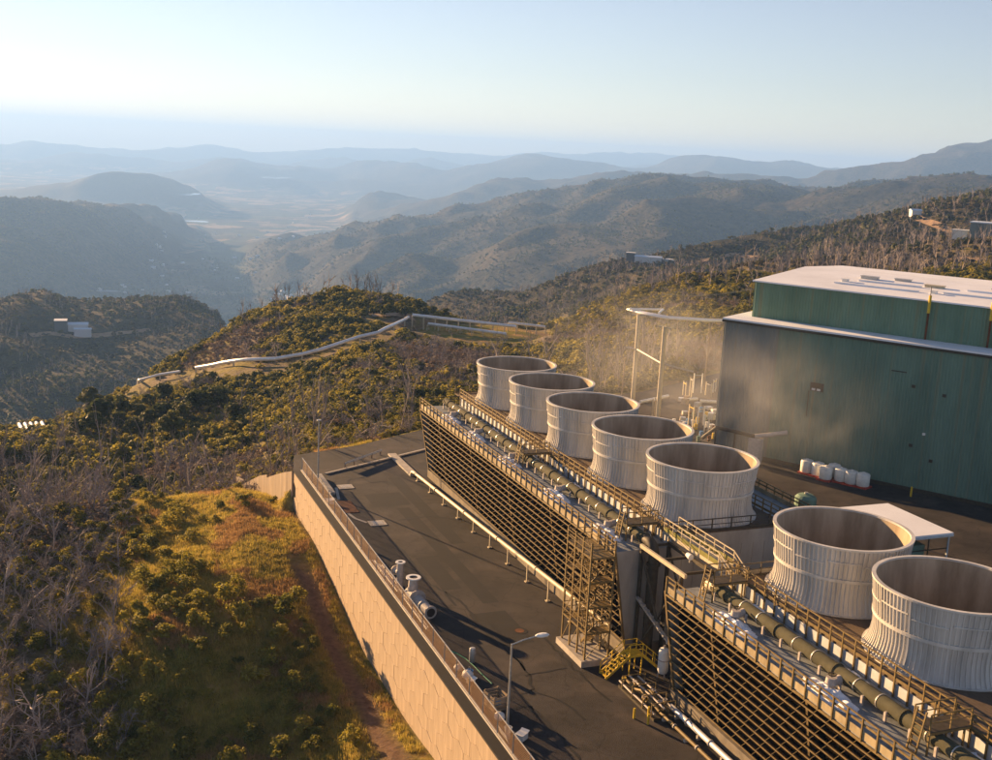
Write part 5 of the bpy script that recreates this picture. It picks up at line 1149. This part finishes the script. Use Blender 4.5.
def shrub_mesh(name, seed, n, leaf, mt, blobs=9, rx=1.0, rz=0.75, z0=0.1, up=0.0):
    rs = np.random.RandomState(seed); cen = []; nrm = []
    bc = []
    for k in range(blobs):
        a = rs.uniform(0, 6.28); r = rs.uniform(0, .75) * rx; z = z0 + rs.uniform(.15, 1.0 - .55 * (r / rx)) * rz
        bc.append((r * math.cos(a), r * math.sin(a), z, rs.uniform(.26, .48) * rx))
    for k in range(n):
        x, y, z, r = bc[rs.randint(blobs)]; d = rs.normal(size=3); d /= np.linalg.norm(d); d[2] = d[2] if d[2] > -.3 else -d[2]
        q = np.array([x, y, z]) + d * r * rs.uniform(.72, 1.1) * np.array([1, 1, .85]); q[2] = max(q[2], .03)
        cen.append(q); nn = d * .9 + rs.normal(size=3) * .55 + np.array([0, 0, .25]); nrm.append(nn / np.linalg.norm(nn))
    return quads_mesh(name, np.array(cen), np.array(nrm), rs.uniform(.6, 1.3, n) * leaf, mt, rs)
def branch_mesh(name, seed, h, mt, depth=3, spread=.75, nb=5, r0=.06, sides=4, trunk=True, branches=True, lean=.1):
    rs = random.Random(seed); mb = MB()
    def grow(p, d, L, r, lev):
        pts = [p]; q = p.copy(); dd = d.copy()
        for k in range(3):
            dd = (dd + Vector((rs.uniform(-1, 1), rs.uniform(-1, 1), rs.uniform(-.4, .5))) * .22).normalized(); q = q + dd * L / 3; pts.append(q.copy())
        if (lev == 0 and trunk) or (lev > 0 and branches): mb.tube(pts, [r, r * .85, r * .65, r * .4], sides, caps=False)
        if lev < depth:
            for k in range(nb if lev else nb + 3):
                f = rs.uniform(.25, 1.0) if lev else rs.uniform(.18, 1.0); i = min(2, int(f * 3)); s = pts[i].lerp(pts[i + 1], f * 3 - i)
                nd = (dd + Vector((rs.gauss(0, 1), rs.gauss(0, 1), rs.gauss(.1, .5))).normalized() * spread * 1.5).normalized()
                grow(s, nd, L * rs.uniform(.3, .55), r * .5, lev + 1)
    grow(Vector((0, 0, -.2)), Vector((rs.uniform(-lean, lean), rs.uniform(-lean, lean), 1)).normalized(), h, r0, 0)
    return mb.mesh(name, mt)
def project(x, y, z):
    z = z - CAM_Z; c, s = math.cos(PITCH), math.sin(PITCH); d = y * c - z * s; u = y * s + z * c; a = FPX * x / d; b = -FPX * u / d
    return 496 + a * math.cos(ROLL) - b * math.sin(ROLL), 380 + a * math.sin(ROLL) + b * math.cos(ROLL), d
def sample(n, d0, d1, seed, az=(-27.5, 27.5), power=1.0):
    """random ground points between ranges d0..d1; power 2 = even area density, 0 = even in log range"""
    rs = np.random.RandomState(seed); a = np.radians(rs.uniform(az[0], az[1], n)); u = rs.rand(n)
    D = (d0 ** power + u * (d1 ** power - d0 ** power)) ** (1 / power) if power > 0 else d0 * (d1 / d0) ** u
    x = D * np.sin(a); y = D * np.cos(a); z = Hgt(x, y); px, py, dd = project(x, y, z)
    sd = np.where(D < 450, poly_sd(SITE, x, y), 99.); u_ = (x - T0[0]) * PE[0] + (y - T0[1]) * PE[1]; t_ = -((x - T0[0]) * DR[0] + (y - T0[1]) * DR[1])
    return dict(x=x, y=y, z=z, D=D, px=px, py=py, sd=sd, u=u_, t=t_, rs=rs)
def take(s, k): return {q: (v[k] if isinstance(v, np.ndarray) else v) for q, v in s.items()}
def patch(x, y, lam, off=0.): return perlin(x / lam + off, y / lam - off) + .5 * perlin(x / lam * 2.3 + off, y / lam * 2.3)
# keep the flat round pad and pipe corridors open
def clear(s, sd=2.0):
    ok = s['sd'] > sd; ok &= ~((s['px'] > 228) & (s['px'] < 300) & (s['D'] > 120) & (s['D'] < 142))
    ok &= ~((s['u'] > -31) & (s['u'] < -24) & (s['t'] > -14) & (s['t'] < 95))
    near = (s['D'] > 200) & (s['D'] < 520)
    if near.any():
        C = np.array(CLEAR); xs, ys = s['x'][near], s['y'][near]; dm = np.full(len(xs), 1e9)
        for cx_, cy_ in C:
            # the strip on and just downhill of a pipeline is kept mown
            dm = np.minimum(dm, np.minimum(np.minimum(np.hypot(xs - cx_, ys - cy_), np.hypot(xs - cx_ * .985, ys - cy_ * .985)), np.hypot(xs - cx_ * .97, ys - cy_ * .97)))
        o2 = ok[near]; o2 &= dm > 4.5; ok[near] = o2
    ok &= np.hypot(s['x'] - PADX, s['y'] - PADY) > 27
    ok &= np.hypot(s['x'] - PADX * .945, s['y'] - PADY * .945) > 24
    return ok
SRC = {}
def src_coll(name, meshes):
    c = bpy.data.collections.new(name)
    for i, me in enumerate(meshes):
        o = bpy.data.objects.new('%s_%02d' % (name, i), me); c.objects.link(o)
    return c
def scatter(name, s, scale, coll, nvar, label=None, sink=0.05, squash=None):
    n = len(s['x']); rs = s['rs']
    me = bpy.data.meshes.new(name); me.vertices.add(n); me.vertices.foreach_set('co', np.stack([s['x'], s['y'], s['z'] - sink], -1).ravel())
    for nm, ty, arr in (('sc', 'FLOAT', scale), ('rt', 'FLOAT', rs.uniform(0, 6.28, n)), ('ix', 'INT', rs.randint(0, nvar, n).astype(np.int32))):
        at = me.attributes.new(nm, ty, 'POINT'); at.data.foreach_set('value', arr)
    o = link(name, me, kind='stuff')
    if label: o['label'] = label
    g = bpy.data.node_groups.new(name, 'GeometryNodeTree'); g.interface.new_socket('Geometry', in_out='INPUT', socket_type='NodeSocketGeometry'); g.interface.new_socket('Geometry', in_out='OUTPUT', socket_type='NodeSocketGeometry')
    N = g.nodes; Lk = g.links; gi = N.new('NodeGroupInput'); go = N.new('NodeGroupOutput'); ip = N.new('GeometryNodeInstanceOnPoints'); ci = N.new('GeometryNodeCollectionInfo')
    ci.inputs['Collection'].default_value = coll; ci.inputs['Separate Children'].default_value = True; ci.inputs['Reset Children'].default_value = True
    def attr(nm, ty):
        a = N.new('GeometryNodeInputNamedAttribute'); a.data_type = ty; a.inputs[0].default_value = nm; return a.outputs[0]
    cx_ = N.new('ShaderNodeCombineXYZ'); Lk.new(attr('rt', 'FLOAT'), cx_.inputs[2]); ip.inputs['Pick Instance'].default_value = True
    Lk.new(gi.outputs[0], ip.inputs['Points']); Lk.new(ci.outputs[0], ip.inputs['Instance']); Lk.new(attr('ix', 'INT'), ip.inputs['Instance Index']); Lk.new(cx_.outputs[0], ip.inputs['Rotation']); Lk.new(attr('sc', 'FLOAT'), ip.inputs['Scale']); Lk.new(ip.outputs[0], go.inputs[0])
    md = o.modifiers.new('scatter', 'NODES'); md.node_group = g
    return o
NEAR = [shrub_mesh('shrub_%d' % k, 30 + k, 620, .085, M['leaf'], 8 + k % 5, 1.0, .8 + .12 * (k % 3)) for k in range(6)]
MIDS = [shrub_mesh('mid_shrub_%d' % k, 60 + k, 210, .14, M['leaf' if k not in (2, 6) else 'leaf_dark'], 4 + (k * 3) % 8, 1.0, .45 + .17 * (k % 4)) for k in range(8)]
DRYS = [shrub_mesh('dry_bush_%d' % k, 80 + k, 150, .13, M['dry'], 6, 1.0, .6) for k in range(4)]
BLOB = [shrub_mesh('far_tree_%d' % k, 90 + k, 46, .42, M['leaf_dark'], 5, 1.0, 1.3) for k in range(4)]
BLOBO = [shrub_mesh('far_bush_%d' % k, 95 + k, 40, .42, M['leaf_far'], 5, 1.0, .8) for k in range(3)]
TWIG = [branch_mesh('twigs_%d' % k, 100 + k, 1.0, M['dead'], 2, .9, 6, .028, 3, lean=.35) for k in range(6)]
def grass_mesh(seed, n=16, h=.38, mt=None):
    rs = random.Random(seed); mb = MB()
    for k in range(n):
        a = rs.uniform(0, 6.28); x, y = rs.gauss(0, .16), rs.gauss(0, .16); dx, dy = math.cos(a) * .15, math.sin(a) * .15; hh = h * rs.uniform(.5, 1.2); w = .022
        mb.add([(x - dy * w * 6, y + dx * w * 6, 0), (x + dy * w * 6, y - dx * w * 6, 0), (x + dx, y + dy, hh)], [(0, 1, 2)])
    return mb.mesh('tuft', mt)
TUFT = [grass_mesh(200 + k, 16, .36, M['grass']) for k in range(4)]; TUFTD = [grass_mesh(210 + k, 16, .34, M['dry_grass']) for k in range(3)]

# --- countable shrubs: the ones that show largest, on the knoll and the slopes around it
cand = sample(9000, 88, 190, 5, (-25, 2), 1.2); k = clear(cand, 1.5) & (cand['px'] > -25) & (cand['px'] < 520) & (cand['py'] < 790)
px, py = cand['px'], cand['py']
dens = np.where(px < 120, .30, np.where(px < 225, .65, .13)) * np.where(py < 520, .7, 1.0)
dens = np.where((px > 185) & (px < 335) & (py > 485) & (py < 600), .06, dens); dens = np.where((px > 300) & (py > 560), .14, dens)
dens = np.where((px > 110) & (px < 320) & (py > 600), .75, dens)
dens *= np.where(patch(cand['x'], cand['y'], 9, 3.) > -.08, 1, .15)
k &= cand['rs'].rand(len(px)) < dens
cand = take(cand, k); scl = .6 + 1.15 * cand['rs'].rand(len(cand['x'])) ** 1.6 * np.where(cand['px'] > 300, .6, 1.0)
acc = []; 
for i in np.argsort(-scl / cand['D']):
    if all((cand['x'][i] - cand['x'][j]) ** 2 + (cand['y'][i] - cand['y'][j]) ** 2 > (.75 * (scl[i] + scl[j])) ** 2 for j in acc): acc.append(i)
    if len(acc) >= 300: break
def zone(px, py):
    if px < 130: return 'olive green shrub growing among the grey dead brush at the left'
    if px < 300 and py < 560: return 'rounded sunlit green shrub on the upper part of the knoll'
    if px < 330: return 'rounded green shrub on the shaded lower flank of the knoll'
    return 'low green shrub on the slope between the knoll and the retaining wall'
for i in acc:
    o = link('shrub', NEAR[cand['rs'].randint(6)], loc=(cand['x'][i], cand['y'][i], cand['z'][i] - .06), rotz=cand['rs'].uniform(0, 6.28)); s = scl[i]
    o.scale = (s * cand['rs'].uniform(.85, 1.2), s, s * cand['rs'].uniform(.75, 1.2)); tag(o, zone(cand['px'][i], cand['py'][i]), 'shrub', 'green shrubs on the near slopes')

# --- dead trees: the ones that show largest
dc = sample(5000, 92, 300, 8, (-26, 20), 1.4); k = clear(dc, 3)
px, py = dc['px'], dc['py']; dn = np.where((px < 118) & (py > 490), .38, .06); dn = np.where((px > 590) & (px < 780) & (dc['D'] > 190), .5, dn); dn = np.where((px > 125) & (px < 420) & (dc['D'] < 150), .0, dn)
k &= (dc['rs'].rand(len(px)) < dn) & (px > -20) & (px < 1010) & (py < 800); dc = take(dc, k)
DT = [branch_mesh('trunk', 300 + k, 1.0, M['dead'], 2, .6, 5, .020, 5, branches=False) for k in range(6)]; DB = [branch_mesh('branches', 300 + k, 1.0, M['dead'], 2, .6, 5, .020, 4, trunk=False) for k in range(6)]
DTs = [branch_mesh('trunk', 320 + k, 1.0, M['dead'], 1, .35, 9, .016, 5, branches=False, lean=.06) for k in range(4)]; DBs = [branch_mesh('branches', 320 + k, 1.0, M['dead'], 1, .35, 9, .016, 3, trunk=False, lean=.06) for k in range(4)]
order = np.argsort(dc['D'])[:260]
for i in order:
    rs = dc['rs']; near = dc['px'][i] < 130 and dc['D'][i] < 175; h = rs.uniform(2.6, 5.5) if near else rs.uniform(5, 11)
    if near: lab = 'bleached grey dead tree with bare branches at the left'
    elif dc['px'][i] > 590: lab = 'thin dead trunk standing on the slope behind the pipe trestle'
    else: lab = 'thin dead trunk standing on the scrubby middle hillside'
    t = thing('dead_tree', lab, 'dead tree', (dc['x'][i], dc['y'][i], dc['z'][i]), rs.uniform(0, 6.28), 'dead trees on the slopes'); t.scale = (h * (1.0 if near else .75),) * 2 + (h,)
    q = rs.randint(6) if near else rs.randint(4); link('trunk', (DT if near else DTs)[q], t); link('branches', (DB if near else DBs)[q], t)

# --- live trees standing out on the middle hillside
TR = [shrub_mesh('crown', 400 + k, 900, .085, M['leaf_dark'], 16, .62, 1.25, .35) for k in range(4)]; TT = [branch_mesh('trunk', 410 + k, .9, M['bark'], 1, .5, 4, .05, 6) for k in range(4)]
tl = [(92, 415), (103, 428), (118, 432), (135, 436), (150, 432), (165, 428), (180, 424), (108, 412), (148, 412), (165, 405), (198, 418), (122, 420), (205, 408), (140, 420), (220, 415), (172, 440), (95, 440), (236, 428), (80, 436), (34, 412), (48, 404), (70, 392), (58, 398), (405, 318), (425, 316), (445, 318), (470, 316), (496, 318), (384, 318)]
for k, (a, b) in enumerate(tl):
    p = hit(a, b, 180, 800); h = rnd.uniform(4.5, 8.5) if k < 23 else rnd.uniform(3, 5)
    lab = 'dark green tree in the clump on the left middle hillside' if k < 19 else ('dark tree on the shaded far shoulder at the left edge' if k < 23 else 'small dark tree on the crest behind the round pad')
    t = thing('tree', lab, 'tree', (p.x, p.y, p.z - .2), rnd.uniform(0, 6), 'trees on the middle hillside'); t.scale = (h * .75, h * .75, h * .62)
    link('crown', TR[k % 4], t); link('trunk', TT[k % 4], t)

# --- uncountable cover
g = sample(52000, 85, 158, 21, (-25, 2), 1.0); k = (g['sd'] > .6) & (g['px'] > 60) & (g['px'] < 560) & ~((np.abs(g['u'] + 29.2) < 1.2) & (g['t'] > 6) & (g['t'] < 54)) & (g['rs'].rand(len(g['x'])) < .97); g = take(g, k)
dry = patch(g['x'], g['y'], 7, 5.) > np.where((g['px'] > 215) & (g['px'] < 330) & (g['py'] < 640), .06, .3)
scatter('grass', take(g, ~dry), g['rs'].uniform(.6, 1.5, int((~dry).sum())), src_coll('tuft', TUFT), 4); scatter('dry_grass', take(g, dry), g['rs'].uniform(.7, 1.7, int(dry.sum())), src_coll('dry_tuft', TUFTD), 3)
s = sample(60000, 95, 480, 31, (-27.5, 27.5), 1.5); k = clear(s, 2.2) & (s['py'] < 800); pn = patch(s['x'], s['y'], 34, 1.); s['pn'] = pn
inner = (s['px'] > 110) & (s['px'] < 540) & (s['D'] < 156)
k1 = k & (pn > -.24) & ~inner & (s['rs'].rand(len(pn)) < np.where((s['px'] < 120) & (s['D'] < 150), .5, .95)); a_ = take(s, k1)
_n = a_['D'] < 195; _b = take(a_, _n); a_ = take(a_, ~_n)
scatter('near_chaparral', _b, (.3 + 1.0 * _b['rs'].rand(len(_b['x'])) ** 2), src_coll('near_shrub', NEAR), 6)
scatter('chaparral', a_, (.38 + 1.25 * a_['rs'].rand(len(a_['x'])) ** 2.0) * (.85 + a_['D'] / 900) * (1.15 + .9 * perlin(a_['x'] / 14, a_['y'] / 14)), src_coll('mid_shrub', MIDS), 8)
k2 = k & (pn <= -.12) & ~inner & (s['rs'].rand(len(pn)) < .75); b_ = take(s, k2)
scatter('dry_brush', b_, b_['rs'].uniform(.5, 1.2, len(b_['x'])), src_coll('dry_bush', DRYS), 4)
s = sample(17000, 92, 420, 41, (-27, 27), 1.4); pn = patch(s['x'], s['y'], 34, 1.); k = clear(s, 2.5) & ((pn < -.02) | ((s['px'] < 125) & (s['D'] < 180))) & ~((s['px'] > 130) & (s['px'] < 540) & (s['D'] < 156)); s = take(s, k)
scatter('dead_brush', s, s['rs'].uniform(.9, 2.6, len(s['x'])) * np.where(s['rs'].rand(len(s['x'])) < .1, 2.2, 1.), src_coll('twigs', TWIG), 6)
s = sample(52000, 430, 2600, 51, (-28, 28), 1.0); pn = patch(s['x'], s['y'], 160, 2.); k = (pn > -.25) & (s['sd'] > 3); s = take(s, k)
scatter('hillside_bushes', s, s['rs'].uniform(.7, 1.9, len(s['x'])) * (.8 + s['D'] / 2200), src_coll('far_bush', BLOBO), 3)
s = sample(110000, 560, 5600, 61, (-28, 28), .6); pn = patch(s['x'], s['y'], 420, 6.); k = (pn + .25 * s['rs'].randn(len(pn)) > -.02); s = take(s, k)
scatter('far_woods', s, s['rs'].uniform(1.2, 2.8, len(s['x'])) * (.8 + s['D'] / 4800), src_coll('far_tree', BLOB), 4)
s = sample(9000, 420, 1500, 71, (-27, 27), .8); s = take(s, patch(s['x'], s['y'], 120, 9.) < .1)
scatter('far_snags', s, s['rs'].uniform(5, 10, len(s['x'])), src_coll('snag', [branch_mesh('snag', 330 + k, 1.0, M['dead'], 1, .35, 5, .022, 3, lean=.06) for k in range(3)]), 3)
# ------------------------------------------------------------------ drifting steam
def steam(name, label, loc, rz_, size, dens, seed, scale=0.16):
    m = bpy.data.materials.new(name); m.use_nodes = True; n = m.node_tree.nodes; l = m.node_tree.links
    for x in list(n):
        if x.type == 'BSDF_PRINCIPLED': n.remove(x)
    pv = n.new('ShaderNodeVolumePrincipled'); pv.inputs['Color'].default_value = (0.92, 0.93, 0.95, 1); pv.inputs['Anisotropy'].default_value = 0.2
    tc = n.new('ShaderNodeTexCoord'); nz = n.new('ShaderNodeTexNoise'); nz.noise_dimensions = '4D'; nz.inputs['W'].default_value = seed; nz.inputs['Scale'].default_value = scale; nz.inputs['Detail'].default_value = 4; nz.inputs['Roughness'].default_value = .55; nz.inputs['Distortion'].default_value = .6
    l.new(tc.outputs['Object'], nz.inputs[0])
    mp = n.new('ShaderNodeMapping'); mp.vector_type = 'POINT'; mp.inputs['Scale'].default_value = [2 / s for s in size]; l.new(tc.outputs['Object'], mp.inputs[0])
    ln = n.new('ShaderNodeVectorMath'); ln.operation = 'LENGTH'; l.new(mp.outputs[0], ln.inputs[0])
    mr = n.new('ShaderNodeMapRange'); mr.interpolation_type = 'SMOOTHSTEP'; mr.inputs[1].default_value = .98; mr.inputs[2].default_value = .25; l.new(ln.outputs['Value'], mr.inputs[0])
    r2 = n.new('ShaderNodeMapRange'); r2.inputs[1].default_value = .36; r2.inputs[2].default_value = .78; l.new(nz.outputs[0], r2.inputs[0])
    a = n.new('ShaderNodeMath'); a.operation = 'MULTIPLY'; l.new(mr.outputs[0], a.inputs[0]); l.new(r2.outputs[0], a.inputs[1])
    b = n.new('ShaderNodeMath'); b.operation = 'MULTIPLY'; b.inputs[1].default_value = dens; l.new(a.outputs[0], b.inputs[0]); l.new(b.outputs[0], pv.inputs['Density'])
    l.new(pv.outputs[0], [x for x in n if x.type == 'OUTPUT_MATERIAL'][0].inputs['Volume'])
    o = MB().lathe([(0.001, -size[2] / 2), (size[0] * .35, -size[2] * .36), (size[0] / 2, 0), (size[0] * .35, size[2] * .36), (0.001, size[2] / 2)], 20).obj(name, m, kind='stuff')
    for v in o.data.vertices: v.co.y *= size[1] / size[0]
    o.location = loc; o.rotation_euler = (0, 0, rz_); o['label'] = label; return o
steam('steam', 'thin white steam drifting in front of the green building', BW(9, -9, 10.5), R(-35), (46, 16, 26), .032, 1.3)
steam('steam', 'faint sunlit steam drifting over the slope behind the far stacks', (27, 186, 9), R(-35), (60, 40, 30), .020, 7.1, .09)
SC.cycles.volume_step_rate = 2.0; SC.cycles.volume_max_steps = 128
